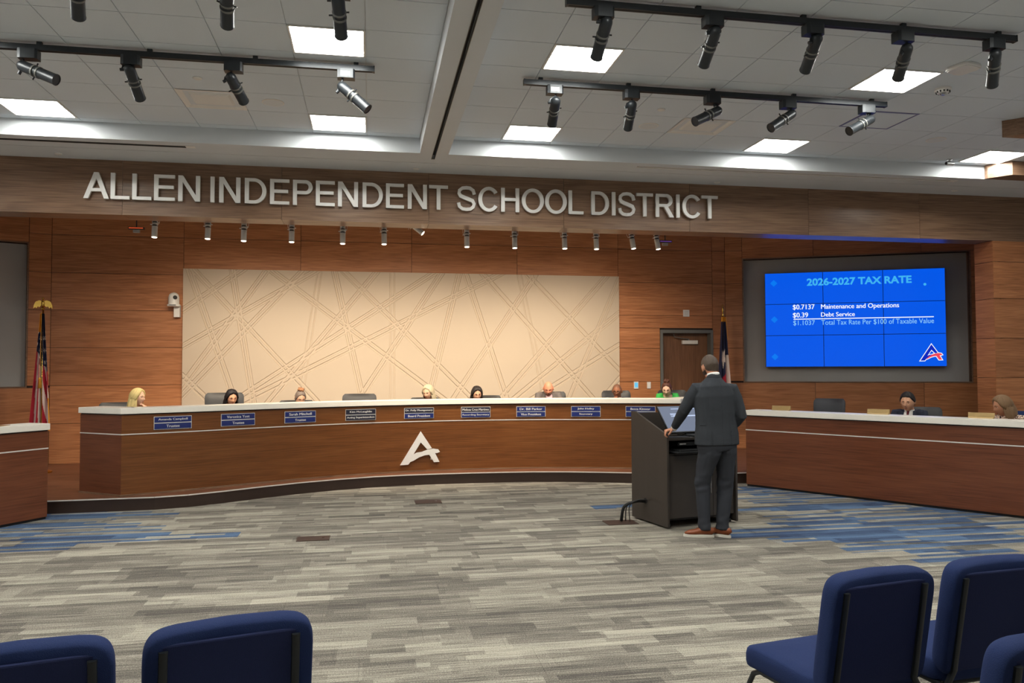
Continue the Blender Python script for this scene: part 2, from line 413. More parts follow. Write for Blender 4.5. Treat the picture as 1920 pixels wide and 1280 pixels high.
# centre beam with the partition track slot, front soffit, coffer edges
bm_ = MB().box(BX0, .712, YB, CY, SZ, CZ+.01).box(.748, BX1, YB, CY, SZ, CZ+.01)
bm_.box(X0, .712, CY, 9.50, SZ, CZ+.01).box(.748, X1, CY, 9.50, SZ, CZ+.01).box(X0, X1, 9.512, 10.0, SZ, CZ+.01).box(.712, .748, 9.3, 9.5, SZ, CZ+.01)
beam = bm_.build('trim_1', M_['drywall']); beam['kind'] = 'structure'
MB().box(.712, .748, YB, 9.3, SZ+.05, SZ+.07).box(X0, X1, 9.5, 9.512, SZ+.01, SZ+.02).build('slot_shadow', M_['gap'], beam)
MB().box(.709, .713, YB, 9.3, SZ-.006, SZ+.03).box(.747, .751, YB, 9.3, SZ-.006, SZ+.03).box(.709, .751, 9.28, 9.31, SZ-.006, SZ).build('partition_track', M_['frame'], beam)
# ---- wood fascia beam over the dais, panelled in front and underneath
fas = struct('trim_2')
MB().box(X0, X1, 10.014, 10.34, 3.53, CZ).build('beam_core', M_['joint'], fas)
jx = [X0, -6.6, -4.75, -2.956, -1.102, .731, 2.523, 4.302, 6.087, 7.851, X1]
for a, b2 in zip(jx[:-1], jx[1:]):
    MB().box(a+.002, b2-.002, 10.0, 10.014, 3.51, SZ).build('fascia_panel', M_['fascia'], fas)
    MB().box(a+.002, b2-.002, 10.0165, 10.35, 3.512, 3.53).build('soffit_panel', M_['fascia'], fas)

# ---- the ceiling over the dais
MB().box(X0, X1, 10.34, 14.2, CZ+.0, CZ+.1).build('ceiling_dais', M_['drywall'])['kind'] = 'structure'
# ---- panelled walls
def panel_wall(name, p0, ang, rects, back, mt='wall', th=.014):
    """p0: plan point, local x runs along the wall, local -y faces the room"""
    w_ = struct(name, (p0[0], p0[1], 0), ang)
    mb = MB()
    for b in back: mb.box(b[0], b[1], th, .12, b[2], b[3])
    mb.build('wall_backing', M_['joint'], w_)
    for r_ in rects:
        u0, u1, z0, z1 = r_
        MB().box(0, u1-u0-.007, 0, th, 0, z1-z0-.007).build('wood_panel', M_[mt], w_).location = (u0+.0035, 0, z0+.0035)
    return w_
CR = [.15, .79, 1.395, 2.0, 2.603, 3.2, 3.81, 4.35]
WX = -5.03
def U(X): return X-WX
rects = []
for z0, z1 in zip(CR[:-1], CR[1:]): rects.append((U(-5.03), U(-3.035), z0, z1))
for a, b in zip((-3.035, -1.17, .69, 2.55), (-1.17, .69, 2.55, 4.415)): rects += [(U(a), U(b), 3.30, 3.81), (U(a), U(b), 3.81, 4.35), (U(a), U(b), .15, .9)]
for z0, z1 in zip(CR[:-1], CR[1:]):
    if z1 <= 2.1: rects.append((U(4.415), U(5.205), z0, z1))
    elif z0 >= 2.5: rects.append((U(4.415), U(6.235), z0, z1))
    rects.append((U(6.235), U(6.49), z0, z1))
rects += [(U(4.415), U(5.205), 2.0, 2.37), (U(4.415), U(6.235), 2.37, 2.603)]
wb = panel_wall('wall_back', (WX, 13.5), 0, rects, [(U(-5.1), U(5.22), 0, 4.4), (U(6.22), U(6.6), 0, 4.4), (U(5.2), U(6.25), 2.33, 4.4)])
RA = math.radians(-25.2)
def screen_wall(name, p0, ang, mirror):
    L0 = 4.9; R0, R1, Z0, Z1 = .33, 4.08, 1.385, 3.64
    rc = [(.0, R0-.02, z0, z1) for z0, z1 in zip(CR[:-1], CR[1:])]
    js = [0, 1.55, 3.33, L0]
    for z0, z1 in ((.15, .79), (.79, 1.365)): rc += [(a, b, z0, z1) for a, b in zip(js[:-1], js[1:])]
    rc += [(R1+.02, L0, z0, z1) for z0, z1 in ((1.365, 1.48), (1.48, 2.065), (2.065, 2.65), (2.65, 3.2), (3.2, 3.66))]
    rc += [(a, b, 3.66, 4.35) for a, b in zip([R0-.02, 1.55, 3.33], [1.55, 3.33, L0])]
    rc = [q for q in rc if not (q[0] == 0 and q[1] < .4 and (q[3] <= 1.0 or abs(q[2]-.15) < .01 or abs(q[2]-.79) < .01))]
    if mirror: rc = [(-q[1], -q[0], q[2], q[3]) for q in rc]
    sg = -1 if mirror else 1
    def sx(a, b): return (a, b) if sg > 0 else (-b, -a)
    bk = [(*sx(0, R0), 0, 4.4), (*sx(R1, L0), 0, 4.4), (*sx(R0, R1), 0, Z0), (*sx(R0, R1), Z1, 4.4)]
    w_ = panel_wall(name, p0, ang, rc, bk)
    MB().box(*sx(R0, R1), .16, .2, Z0-.02, Z1+.02).build('recess_panel', M_['greypaint'], w_)
    t_ = MB().box(*sx(R0-.02, R0), -.006, .16, Z0-.02, Z1+.02).box(*sx(R1, R1+.02), -.006, .16, Z0-.02, Z1+.02).box(*sx(R0, R1), -.006, .16, Z0-.02, Z0).box(*sx(R0, R1), -.006, .16, Z1, Z1+.02)
    t_.build('recess_edge', M_['fascia'], w_)
    return w_
wsr = screen_wall('wall_screen_right', (6.49, 13.5), RA, False)
wsl = screen_wall('wall_screen_left', (WX, 13.5), -RA, True)
# piers flush with the fascia, side walls, rear wall
rr_ = [(0, 1.4, z0, z1) for z0, z1 in ((0, .15), (.15, .79), (.79, 1.48), (1.48, 2.065), (2.065, 2.65), (2.65, 3.2), (3.2, 3.51))]
panel_wall('wall_pier_right', (9.06, 10.0), 0, [q for q in rr_], [(.13, 1.5, 0, 3.53)])
panel_wall('wall_pier_left', (X0-.0, 10.0), 0, [(0, .41, q[2], q[3]) for q in rr_], [(0, .41, 0, 3.53)])
panel_wall('wall_pier_return', (9.056, 10.36), -PI/2, [(0, .36, q[2], q[3]) for q in rr_], [(0, .335, 0, 3.53)])
for nm, b in (('wall_right', (X1, X1+.15, YB, 14.2)), ('wall_left', (X0-.15, X0, YB, 14.2)), ('wall_rear', (X0, X1, YB-.15, YB))):
    MB().box(*b, 0, 4.45).build(nm, M_['drywall'])['kind'] = 'structure'
# stepped wood-clad ceiling boxes at the right
for i, poly in enumerate(([(8.10, 9.02), (8.46, 9.32), (10.44, 9.32), (10.44, 9.06)], [(6.82, 7.36), (7.9, 6.2), (10.44, 6.2), (10.44, 7.36)])):
    if i == 0: poly = [(8.12, 9.02), (8.30, 8.80), (10.44, 8.80), (10.44, 9.07), (8.12, 9.07)]
    else: poly = [(6.83, 7.37), (7.75, 6.35), (10.44, 6.35), (10.44, 7.37)]
    o = MB().prism(poly, SZ-.004, CZ-.002).build('wood_ceiling_box', M_['fascia'])
    tag(o, ['wood-clad ceiling box at the right end of the white soffit edge', 'wood-clad ceiling box hanging at the right edge of the ceiling'][i], 'ceiling box')
# linear slot diffusers
def slot(x0, x1, y0, lab):
    t = thing('slot_diffuser', lab, 'air diffuser', (x0, y0, SZ))
    MB().box(0, x1-x0, 0, .012, -.006, 0).box(0, x1-x0, .075, .087, -.006, 0).box(x1-x0, x1-x0+.1, 0, .087, -.006, 0).box(0, x1-x0, .04, .046, -.005, 0).build('frame', M_['white'], t)
    MB().box(0, x1-x0, .010, .075 if x0 < 0 else .03, -.0075, -.0005).build('slot', M_['gap' if x0 < 0 else 'greypaint'], t)
slot(-6.5, -2.07, 9.20, 'long black linear air slot in the white soffit at the left')
slot(3.28, 7.72, 9.20, 'long grey linear air slot in the white soffit above the right of the sign')

# ================================================================== stage platform
PL = [(X0, 9.75), (-3.634, 9.757), (-2.84, 9.785), (-2.50, 9.80), (-2.15, 9.90), (-1.77, 10.12), (-1.35, 10.40), (-.93, 10.65), (-.45, 10.87), (.04, 11.03), (.45, 11.10), (.86, 11.135), (1.4, 11.14), (1.9, 11.12), (2.32, 11.08), (2.8, 10.98), (3.25, 10.84), (3.66, 10.69), (4.1, 10.53), (4.5, 10.42), (5.0, 10.36), (5.6, 10.36), (9.05, 10.36)]
pt = thing('stage_platform', None, None, (0, 0, 0)); pt['kind'] = 'structure'
top = PL+[(9.3, 10.4), (9.3, 12.3), (6.49, 13.62), (-5.03, 13.62), (X0, 12.2)]
MB().prism(top, .132, .15).build('platform_top', M_['platform'], pt)
mb = MB()
for a, b in zip(PL[:-1], PL[1:]): mb.prism([a, b, (b[0], b[1]+.04), (a[0], a[1]+.04)], 0, .132)
mb.build('riser', M_['riser'], pt)
mb = MB()
for a, b in zip(PL[:-1], PL[1:]):
    a, b = Vector((*a, 0)), Vector((*b, 0)); t = (b-a).normalized(); n = Vector((t.y, -t.x, 0))
    mb.add([a+n*.012+Vector((0, 0, .14)), b+n*.012+Vector((0, 0, .14)), b+n*.012+Vector((0, 0, .152)), a+n*.012+Vector((0, 0, .152)), a-n*.01+Vector((0, 0, .152)), b-n*.01+Vector((0, 0, .152)), a-n*.01+Vector((0, 0, .14)), b-n*.01+Vector((0, 0, .14))],
           [(0, 1, 2, 3), (3, 2, 5, 4), (4, 5, 7, 6), (6, 7, 1, 0)])
mb.build('metal_nosing', M_['silver'], pt)

# ================================================================== relief artwork panel
ax0, ax1, az0, az1 = -3.03, 4.412, .9, 3.297
A = lambda x, y: (335+x/4.923, 500+y/4.923)
B = lambda x, y: (600+x/4.923, 500+y/4.923)
Cq = lambda x, y: (870+x/4.923, 500+y/4.923)
LN = [(A(98, 30), A(480, 1130)), (A(140, 30), A(1280, 1250)), (A(45, 395), A(570, 40)), (A(495, 35), A(690, 1260)), (A(805, 45), A(40, 1085)),
      (A(1250, 50), A(40, 733)), (A(1135, 50), A(40, 1180)), (A(865, 42), B(1130, 1215)), (A(1300, 50), A(1150, 1040)), (B(135, 50), B(380, 1165)),
      (A(40, 1015), A(265, 1225)), (B(515, 57), A(815, 1265)), (A(600, 1185), B(1030, 72)), (A(600, 1240), Cq(300, 82)), (B(225, 50), B(1385, 1205)),
      (B(1115, 70), B(400, 1165)), (B(667, 60), B(667, 1230)), (B(1280, 85), B(1035, 1090)), (Cq(20, 80), Cq(385, 1195)), (Cq(650, 90), B(1235, 1215)),
      (Cq(190, 85), Cq(1175, 1200)), (Cq(515, 90), Cq(710, 1030)), (Cq(605, 90), Cq(1430, 955)), (Cq(1305, 98), Cq(355, 1200)), (Cq(1425, 135), Cq(980, 1200)),
      (Cq(1430, 430), Cq(480, 1205)), (Cq(1430, 725), Cq(600, 1240)), (Cq(1435, 1035), Cq(1350, 1135))]
faint = {8, 16, 21}
bm = bmesh.new()
vs0 = [bm.verts.new((x, 0, z)) for x, z in ((ax0, az0), (ax1, az0), (ax1, az1), (ax0, az1))]; bm.faces.new(vs0)
GV = []
GW, GD, SEP = .0190, .034, .034
for k, (p, q) in enumerate(LN):
    P_ = onY(*p, 13.45); Q_ = onY(*q, 13.45)
    d = Vector((Q_.x-P_.x, 0, Q_.z-P_.z)).normalized(); n = Vector((-d.z, 0, d.x)); dep = .3 if k in faint else 1.0
    for s_ in (-SEP, SEP):
        c = Vector((P_.x, 0, P_.z))+n*s_; GV.append((c, n, dep))
        for off in (-GW, 0, GW):
            bmesh.ops.bisect_plane(bm, geom=bm.verts[:]+bm.edges[:]+bm.faces[:], plane_co=c+n*off, plane_no=n, dist=1e-6)
for vx in (-1.17, .69, 2.55):
    c = Vector((vx, 0, 0)); n = Vector((1, 0, 0))
    for off in (-.002, .002): bmesh.ops.bisect_plane(bm, geom=bm.verts[:]+bm.edges[:]+bm.faces[:], plane_co=c+n*off, plane_no=n, dist=1e-6)
for v in bm.verts:
    co = v.co.copy(); d = 0
    for c, n, dep in GV:
        t = abs((co-c).dot(n)); d = max(d, dep*(1-t/GW)) if t < GW else d
    if min(abs(co.x-q) for q in (-1.17, .69, 2.55)) < .0025: d = max(d, .0)
    v.co.y = d*GD
me = bpy.data.meshes.new('relief_face'); bm.normal_update(); bm.to_mesh(me); bm.free()
me.materials.append(M_['art'])
art = thing('relief_panel', 'cream relief wall panel cut with crossing diagonal double grooves behind the dais', 'wall art', (0, 13.45, 0))
child('relief_face', me, art)
MB().box(ax0, ax1, .014, .05, az0, az1).box(ax0-.001, ax0, 0, .05, az0, az1).box(ax1, ax1+.001, 0, .05, az0, az1).box(ax0, ax1, 0, .05, az1, az1+.001).build('panel_body', M_['art'], art)

# ================================================================== door
dr = struct('door_1', (5.205, 13.5, .15))
MB().box(0, .05, -.02, .14, 0, 2.19).box(.98, 1.03, -.02, .14, 0, 2.19).box(.05, .98, -.02, .14, 2.13, 2.19).build('door_frame', M_['frame'], dr)
MB().box(.05, .98, .135, .18, .01, 2.13).build('door_leaf', M_['doorw'], dr)
dc = MB().box(.47, .77, .075, .135, 1.93, 2.0).build('door_closer', M_['silver'], dr, bevel=.004)
MB().tube([(.6, .1, 2.02), (.3, .06, 2.06), (.28, .03, 2.11)], .008, 6).tube([(.6, .1, 1.99), (.6, .1, 2.03)], .012, 8).build('closer_arm', M_['frame'], dc)
h = MB().tube([(.90, .135, .98), (.90, .09, .98), (.80, .085, .98)], .009, 8).box(.875, .925, .125, .135, .9, 1.06).build('door_handle', M_['silver'], dr)
RX = Matrix.Rotation(PI/2, 4, 'X')

# ================================================================== ceiling lights
def make_troffer():
    t = thing('ceiling_light', None, 'ceiling light')
    MB().box(.002, .608, .002, .543, .0095, .06).build('housing', M_['white'], t)
    f = .016
    MB().box(.002, .608, .002, .002+f, -.010, .009).box(.002, .608, .543-f, .543, -.010, .009).box(.002, .002+f, .002+f, .543-f, -.010, .009).box(.608-f, .608, .002+f, .543-f, -.010, .009).build('frame', M_['white'], t)
    MB().box(.02, .59, .02, .235, .004, .009).build('diffuser', M_['diffuser'], t)
    MB().box(.02, .59, .31, .525, .004, .009).build('diffuser', M_['diffuser'], t)
    MB().box(.02, .59, .236, .309, .0, .009).build('diffuser_ridge', M_['diffmid'], t)
    return t
tro = make_troffer(); used = False
LL = {(-1, 1, 5): 'bright ceiling light panel partly behind a spotlight, upper left of the centre beam', (-1, 1, 1): 'bright ceiling light panel just above the white soffit, left of the centre beam',
      (1, 1, 5): 'bright ceiling light panel right of the beam, behind the first upper track spotlight', (1, 1, 1): 'bright ceiling light panel above the soffit, first to the right of the beam',
      (1, 6, 5): 'bright ceiling light panel beside the round smoke detector, a spotlight hanging before it', (1, 6, 1): 'bright ceiling light panel above the soffit, right of the air diffuser',
      (1, 11, 1): 'bright ceiling light panel at the far right above the wood ceiling box', (-1, 6, 1): 'bright ceiling light panel cut by the left edge of the photo'}
for (side, i, j, x, y, hh, lit) in tl:
    if not lit or y < 0: continue
    c = tro if not used else copy_tree(tro)
    used = True; c.location = (x, y, CZ)
    k = (side, i, j)
    if k in LL: c['label'] = LL[k]; c['group'] = 'ceiling light panels'
    else: c['label'] = 'square ceiling light panel of the rows out of view'; c['group'] = 'ceiling light panels out of view'

# ---- air diffusers, access panel, small ceiling fittings
def diffuser(x, y, lab):
    t = thing('air_diffuser', lab, 'air vent', (x, y, CZ))
    w_, h_ = .61, .545
    o = MB(); lv = [(.004, -.003), (.035, -.003), (.10, .035), (.115, .035)]
    rings = [[(a, a, z), (w_-a, a, z), (w_-a, h_-a, z), (a, h_-a, z)] for a, z in lv]
    for r0, r1 in zip(rings[:-1], rings[1:]):
        for k in range(4): o.add([r0[k], r0[(k+1) % 4], r1[(k+1) % 4], r1[k]], [(0, 1, 2, 3)])
    o.build('frame', M_['white'], t)
    MB().box(.115, w_-.115, .115, h_-.115, .034, .04).build('throat', M_['dark'], t)
    c = MB(); lv = [(.10, .018), (.13, -.004), (.15, -.006)]
    rings = [[(a, a, z), (w_-a, a, z), (w_-a, h_-a, z), (a, h_-a, z)] for a, z in lv]
    for r0, r1 in zip(rings[:-1], rings[1:]):
        for k in range(4): c.add([r0[k], r0[(k+1) % 4], r1[(k+1) % 4], r1[k]], [(0, 1, 2, 3)])
    c.box(.15, w_-.15, .15, h_-.15, -.006, -.002); c.build('centre_plate', M_['white'], t)
diffuser(BX0-TX*4, 8.40-TY, 'square white air diffuser in the ceiling left of the beam')
diffuser(BX1+TX*4, 8.40-TY, 'square white air diffuser in the ceiling behind the lower right track')
t = thing('access_panel', 'flush square ceiling panel with a thin bluish rim behind the lower right track', 'ceiling panel', (BX1+TX*7, 8.40-2*TY, CZ))
MB().box(.03, .58, .03, .515, -.003, .004).build('plate', M_['tile'], t)
MB().box(.004, .606, .004, .022, -.004, .008).box(.004, .606, .523, .541, -.004, .008).box(.004, .022, .022, .523, -.004, .008).box(.588, .606, .022, .523, -.004, .008).build('rim', mat('bluish_rim', lin((130, 132, 170)), .5), t)
for k, (x, y, r_, lab) in enumerate(((-.983, 8.104, .11, 'round white ceiling speaker beside the left air diffuser'), (3.05, 8.195, .11, 'round white ceiling speaker left of the right air diffuser'), (6.623, 8.127, .11, 'round white ceiling speaker near the right ceiling light'))):
    t = thing('ceiling_speaker', lab, 'ceiling speaker', (x, y, CZ), 0, 'round ceiling speakers')
    MB().lathe([(r_, 0), (r_, -.004), (r_-.01, -.006)], 28).build('rim', M_['white'], t); MB().lathe([(r_-.012, 0), (r_-.012, -.0065), (.01, -.008)], 28).build('grille', M_['tbar'], t)
for k, (x, y, z, lab) in enumerate(((-1.592, 7.531, CZ, 'small round white ceiling cap above the left air diffuser'), (2.986, 7.641, CZ, 'small round white ceiling cap between the two right tracks and diffuser'),
        (-3.6, 9.8, SZ, 'small round cap in the soffit at the far left'), (.554, 9.795, SZ, 'small round cap in the soffit below the centre beam'), (4.638, 9.85, SZ, 'small round cap in the soffit above the last sign letter'), (8.23, 9.751, SZ, 'small round cap in the soffit near the right edge'))):
    tag(MB().lathe([(.042, 0), (.042, -.005), (.036, -.010), (.01, -.011)], 20).build('sprinkler_cap', M_['white'], None, True), lab, 'sprinkler', 'concealed sprinkler caps').location = (x, y, z)
t = thing('smoke_detector', 'round white smoke detector with vent slots on the ceiling at right', 'smoke detector', (5.467, 6.6, CZ))
MB().lathe([(.075, 0), (.075, -.018), (.066, -.024), (.05, -.045)], 24).build('base', M_['white'], t)
MB().lathe([(.03, -.044), (.03, -.055), (.015, -.066)], 16).build('sensor_dome', M_['chrome'], t)
o = MB()
for k in range(12): 
    a = 2*PI*k/12; Mx = Matrix.Rotation(a, 4, 'Z') @ Matrix.Translation((.060, 0, -.036)); o.box(-.004, .004, -.006, .006, -.008, .008, 0, Mx)
o.build('vent_slots', M_['gap'], t)
t = thing('wifi_access_point', 'rounded flat white wireless access point on the ceiling at right', 'access point', (5.25, 6.08, CZ), .3)
sq = [(math.copysign(abs(math.cos(a))**.5, math.cos(a))*.12, math.copysign(abs(math.sin(a))**.5, math.sin(a))*.12) for a in [2*PI*i/28 for i in range(28)]]
MB().prism(sq, -.03, -.0, 0).build('housing', M_['white'], t, bevel=.008); MB().prism([(p[0]*.9, p[1]*.9) for p in sq], -.036, -.029).build('cover', M_['white'], t, bevel=.004)
t = thing('small_camera', 'small chrome camera on the ceiling beside the far right light panel', 'camera', (7.42, 8.87, CZ))
MB().lathe([(.035, 0), (.035, -.012), (.012, -.016), (.012, -.04)], 16).build('mount', M_['chrome'], t)
MB().tube([(-.05, 0, -.055), (.05, 0, -.055)], .026, 14).build('body', M_['chrome'], t, True, auto=True); MB().tube([(-.056, 0, -.055), (-.05, 0, -.055)], .018, 12).build('lens', M_['dark'], t)

# ================================================================== black track lighting
def rail(x0, x1, y, lab):
    t = thing('track_rail', lab, 'track rail', (x0, y, 4.30), 0, 'black ceiling tracks')
    MB().box(0, x1-x0, -.022, .022, -.024, .024).build('channel', M_['black'], t); MB().box(.01, x1-x0-.01, -.006, .006, -.0255, -.0235).build('groove', M_['gap'], t)
    MB().box(-.012, 0, -.024, .024, -.026, .026).box(x1-x0, x1-x0+.012, -.024, .024, -.026, .026).build('end_cap', M_['black'], t)
    for k in range(5): xx = .15+(x1-x0-.3)*k/4; MB().box(xx-.02, xx+.02, -.015, .015, .018, .05).build('ceiling_clip', M_['black'], t)
    return t
rail(-3.75, .015, 5.39, 'black ceiling track just above the top left edge of the photo')
rail(1.396, 5.13, 5.39, 'long black ceiling track at the top right')
rail(1.399, 5.12, 6.99, 'black ceiling track in the lower right half of the ceiling')
rail(-3.7, .015, 6.92, 'black ceiling track across the upper left')
HEADL = .31
def head_parts(Ln, r_, tube_m, ring_m, lens_on):
    """head along local -Z from the pivot"""
    P = []
    P.append(('lamp_body', MB().lathe([(.004, r_*1.0), (r_*.6, r_*.85), (r_*.93, r_*.4), (r_, 0), (r_, -.10)], 18), tube_m))
    P.append(('ring', MB().lathe([(r_*1.09, -.098), (r_*1.09, -.112)], 18), ring_m))
    P.append(('collar', MB().lathe([(r_*.95, -.111), (r_*.95, -.142)], 18), tube_m))
    P.append(('ring', MB().lathe([(r_*1.09, -.141), (r_*1.09, -.155)], 18), ring_m))
    P.append(('barrel', MB().lathe([(r_, -.154), (r_, -Ln+.01), (r_*1.05, -Ln+.006), (r_*1.05, -Ln), (r_*.9, -Ln), (r_*.88, -Ln+.004)], 18), tube_m))
    P.append(('thumb_screw', MB().tube([(-r_*1.5, 0, -.105), (-r_, 0, -.105)], .006, 6).tube([(r_, 0, -.128), (r_*1.6, 0, -.128)], .006, 6), tube_m))
    if lens_on: P.append(('lens', MB().lathe([(r_*.86, -Ln+.006), (r_*.86, -Ln-.001)], 18), M_['lens']))
    return P
HM = {}
def orient(pivot, d, roll=0.):
    z = -Vector(d).normalized(); x = Vector((0, -1, 0)).cross(z) if abs(z.y) < .95 else Vector((1, 0, 0)); x.normalize(); y = z.cross(x)
    Mx = Matrix((x, y, z)).transposed().to_4x4(); Mx.translation = pivot
    return Mx @ Matrix.Rotation(roll, 4, 'Z')
def track_light(bx, by, bz, piv, tip, lab, group):
    """box at (bx, by, bz) under the track, head from piv towards tip"""
    t = thing('track_spotlight', lab, 'spotlight', (bx, by, bz), 0, group)
    if 'adapter' not in HM:
        HM['adapter'] = MB().prism([(-.075, -.035), (-.05, -.045), (.06, -.045), (.075, -.03), (.075, .045), (-.075, .045)], -.085, -.005).mesh('adapter', M_['black'])
        HM['foot'] = MB().box(-.05, .05, -.017, .017, -.008, .006).mesh('track_foot', M_['black'])
        HM['plate'] = MB().box(-.045, .035, -.0465, -.045, -.07, -.03).mesh('label_plate', M_['greypaint'])
        HM['heads'] = [(n, mb.mesh(n, m, True), m) for n, mb, m in head_parts(HEADL, .046, M_['black'], M_['frame'], False)]
        for n, me_, m in HM['heads']: me_.set_sharp_from_angle(angle=math.radians(50))
    child('adapter', HM['adapter'], t); child('track_foot', HM['foot'], t)
    if 'last on the left' in lab or 'coiled' in lab: child('label_plate', HM['plate'], t)
    b0 = Vector((bx, by, bz)); pv = piv-b0; d = (tip-piv).normalized()
    Mx = orient(pv, d)
    for n, me_, m in HM['heads']: child(n, me_, t, M=Mx)
    sx = Mx.to_3x3() @ Vector((.06, 0, 0))
    MB().tube([(pv.x, pv.y, -.085), (pv.x+.0, pv.y, -.10), pv+sx*.9+Vector((0, 0, .03)), pv+sx], .009, 6).tube([pv+sx*1.25, pv+sx*.8], .014, 8).build('yoke', M_['black'], t)
    return t
def tl_px(px_box, y_rail, px_tip, lab, group, far=False, py_piv=None):
    """px_box: pixel x of the adapter on the rail; px_tip: pixel of the muzzle centre"""
    b0 = onZ(px_box[0], px_box[1], 4.285); bx = onY(px_box[0], px_box[1], y_rail).x
    bz = 4.285; piv = Vector((bx, y_rail, bz-.125))
    if py_piv: 
        q = onY(py_piv[0], py_piv[1], y_rail); piv = Vector((q.x, y_rail, min(q.z, bz-.10)))
    d = ray(*px_tip).normalized(); oc = CAM-piv; b_ = oc.dot(d); c = oc.dot(oc)-HEADL**2; disc = b_*b_-c
    if disc < 0: tip = CAM+d*(-b_)
    else: tip = CAM+d*(-b_+(math.sqrt(disc) if far else -math.sqrt(disc)))
    if tip.z > piv.z-.02: tip.z = piv.z-.02
    return track_light(bx, y_rail, bz, piv, tip, lab, group)
G1 = 'black spotlights on the upper left track'; G2 = 'black spotlights on the left track'; G3 = 'black spotlights on the upper right track'; G4 = 'black spotlights on the lower right track'
tl_px((146, -70), 5.39, (147, 32), 'black spotlight at the top left corner, first along the top edge', G1, True, (143, -45))
tl_px((428, -52), 5.39, (426, 48), 'black spotlight at the top edge, second from the left', G1, True, (426, -30))
tl_px((636, -40), 5.39, (640, 68), 'black spotlight at the top edge, hanging before a bright light panel', G1, True, (634, -20))
tl_px((54, 98), 6.92, (106, 150), 'black spotlight pointing right, first on the left track', G2, False, (43, 124))
tl_px((246, 112), 6.92, (263, 185), 'black spotlight hanging down, second on the left track', G2, True, (243, 130))
tl_px((438, 126), 6.92, (457, 190), 'black spotlight before the air diffuser, third on the left track', G2, True, (433, 146))
tl_px((649, 143), 6.92, (690, 205), 'black spotlight tilted right, last on the left track', G2, False, (642, 163))
tl_px((1131, 22), 5.39, (1118, 108), 'black spotlight before a light panel, first on the upper right track', G3, True, (1137, 42))
tl_px((1337, 42), 5.39, (1319, 122), 'black spotlight tilted left, second on the upper right track', G3, True, (1341, 60))
tl_px((1525, 58), 5.39, (1510, 132), 'black spotlight tilted left, third on the upper right track', G3, True, (1531, 74))
tl_px((1694, 72), 5.39, (1684, 146), 'black spotlight before a light panel, fourth on the upper right track', G3, True, (1700, 92))
tl_px((1865, 86), 5.39, (1860, 160), 'black spotlight hanging straight down at the right end of the upper right track', G3, True, (1866, 102))
tl_px((1040, 172), 6.99, (1035, 233), 'black spotlight with a coiled cable, first on the lower right track', G4, True, (1042, 190))
tl_px((1184, 180), 6.99, (1177, 240), 'black spotlight hanging down, second on the lower right track', G4, True, (1185, 197))
tl_px((1336, 187), 6.99, (1303, 228), 'black spotlight pointing left, third on the lower right track', G4, False, (1345, 208))
tl_px((1478, 196), 6.99, (1445, 240), 'black spotlight pointing left, fourth on the lower right track', G4, False, (1484, 214))
tl_px((1626, 206), 6.99, (1592, 246), 'black spotlight pointing left at the end of the lower right track', G4, False, (1632, 224))

# ================================================================== silver spots under the fascia
SY = 10.62
tag(MB().box(-3.6, 5.3, SY-.02, SY+.02, 4.0, 4.04).build('track_rail', M_['silver']), 'silver lighting track hidden behind the sign beam', 'track rail')
o_ = MB()
for xx in (-3.4, -1, 1.2, 3.2, 5.1): o_.tube([(xx, SY, 4.04), (xx, SY, 4.35)], .008, 6)
o_.build('hanger_rod', M_['silver'], bpy.data.objects['track_rail.004'] if 'track_rail.004' in bpy.data.objects else None)
silv = [(293, 450), (392, 453), (459, 457), (548, 459), (643, 462), (720, 463), (792, 443), (874, 468), (963, 470), (1056, 471), (1115, 472), (1184, 471), (1230, 472)]
for k, (px, py) in enumerate(silv):
    tip = onY(px, py-3, SY+.05); side = (k == 6)
    d = Vector((.0, -.15, -1)).normalized() if not side else Vector((.75, -.2, -.62)).normalized()
    if k in (11, 12): d = Vector((.12, -.15, -1)).normalized()
    Ln = .30; piv = tip-d*Ln; piv.y = SY
    lab = ORD[k]+' silver spotlight from the left under the sign beam' if not side else 'silver spotlight under the sign beam tilted sideways to the right'
    t = thing('silver_spotlight', lab, 'spotlight', (piv.x, SY, 4.0), 0, 'silver spotlights under the sign beam')
    if 'silv' not in HM:
        HM['silv'] = [(n, mb.mesh(n, m, True), m) for n, mb, m in head_parts(.30, .036, M_['silver'], M_['chrome'], True)]
        for n, me_, m in HM['silv']: me_.set_sharp_from_angle(angle=math.radians(50))
        HM['sad'] = MB().box(-.05, .05, -.03, .03, -.05, 0).mesh('adapter', M_['silver'])
    child('adapter', HM['sad'], t)
    pv = piv-Vector((piv.x, SY, 4.0)); Mx = orient(pv, d)
    for n, me_, m in HM['silv']: child(n, me_, t, M=Mx)
    s_ = 1 if k % 2 else -1
    MB().tube([(0, 0, -.05), (s_*.045, 0, min(-.055, pv.z+.05)), (s_*.05, 0, pv.z-.02)], .006, 6).tube([(s_*.065, 0, pv.z-.02), (s_*.03, 0, pv.z-.02)], .010, 8).build('yoke', M_['chrome'], t)
    MB().tube([(-s_*.03, 0, -.04), (-s_*.06, 0, pv.z-.02), (-s_*.05, .0, pv.z-.10), (-s_*.03, 0, pv.z-.13)], .003, 5).build('cable', M_['silver'], t)
    ld = bpy.data.lights.new('spot_lamp', 'SPOT'); ld.energy = SPOT_WATTS; ld.color = (1, .84, .64); ld.spot_size = math.radians(112); ld.spot_blend = 1.0; ld.shadow_soft_size = .03
    lo = bpy.data.objects.new('spot_lamp', ld); COL.objects.link(lo); lo.parent = t
    dl = Vector((0, .70, -.72)).normalized()
    Ml = orient(pv+d*(Ln+.02), dl); lo.matrix_local = Ml
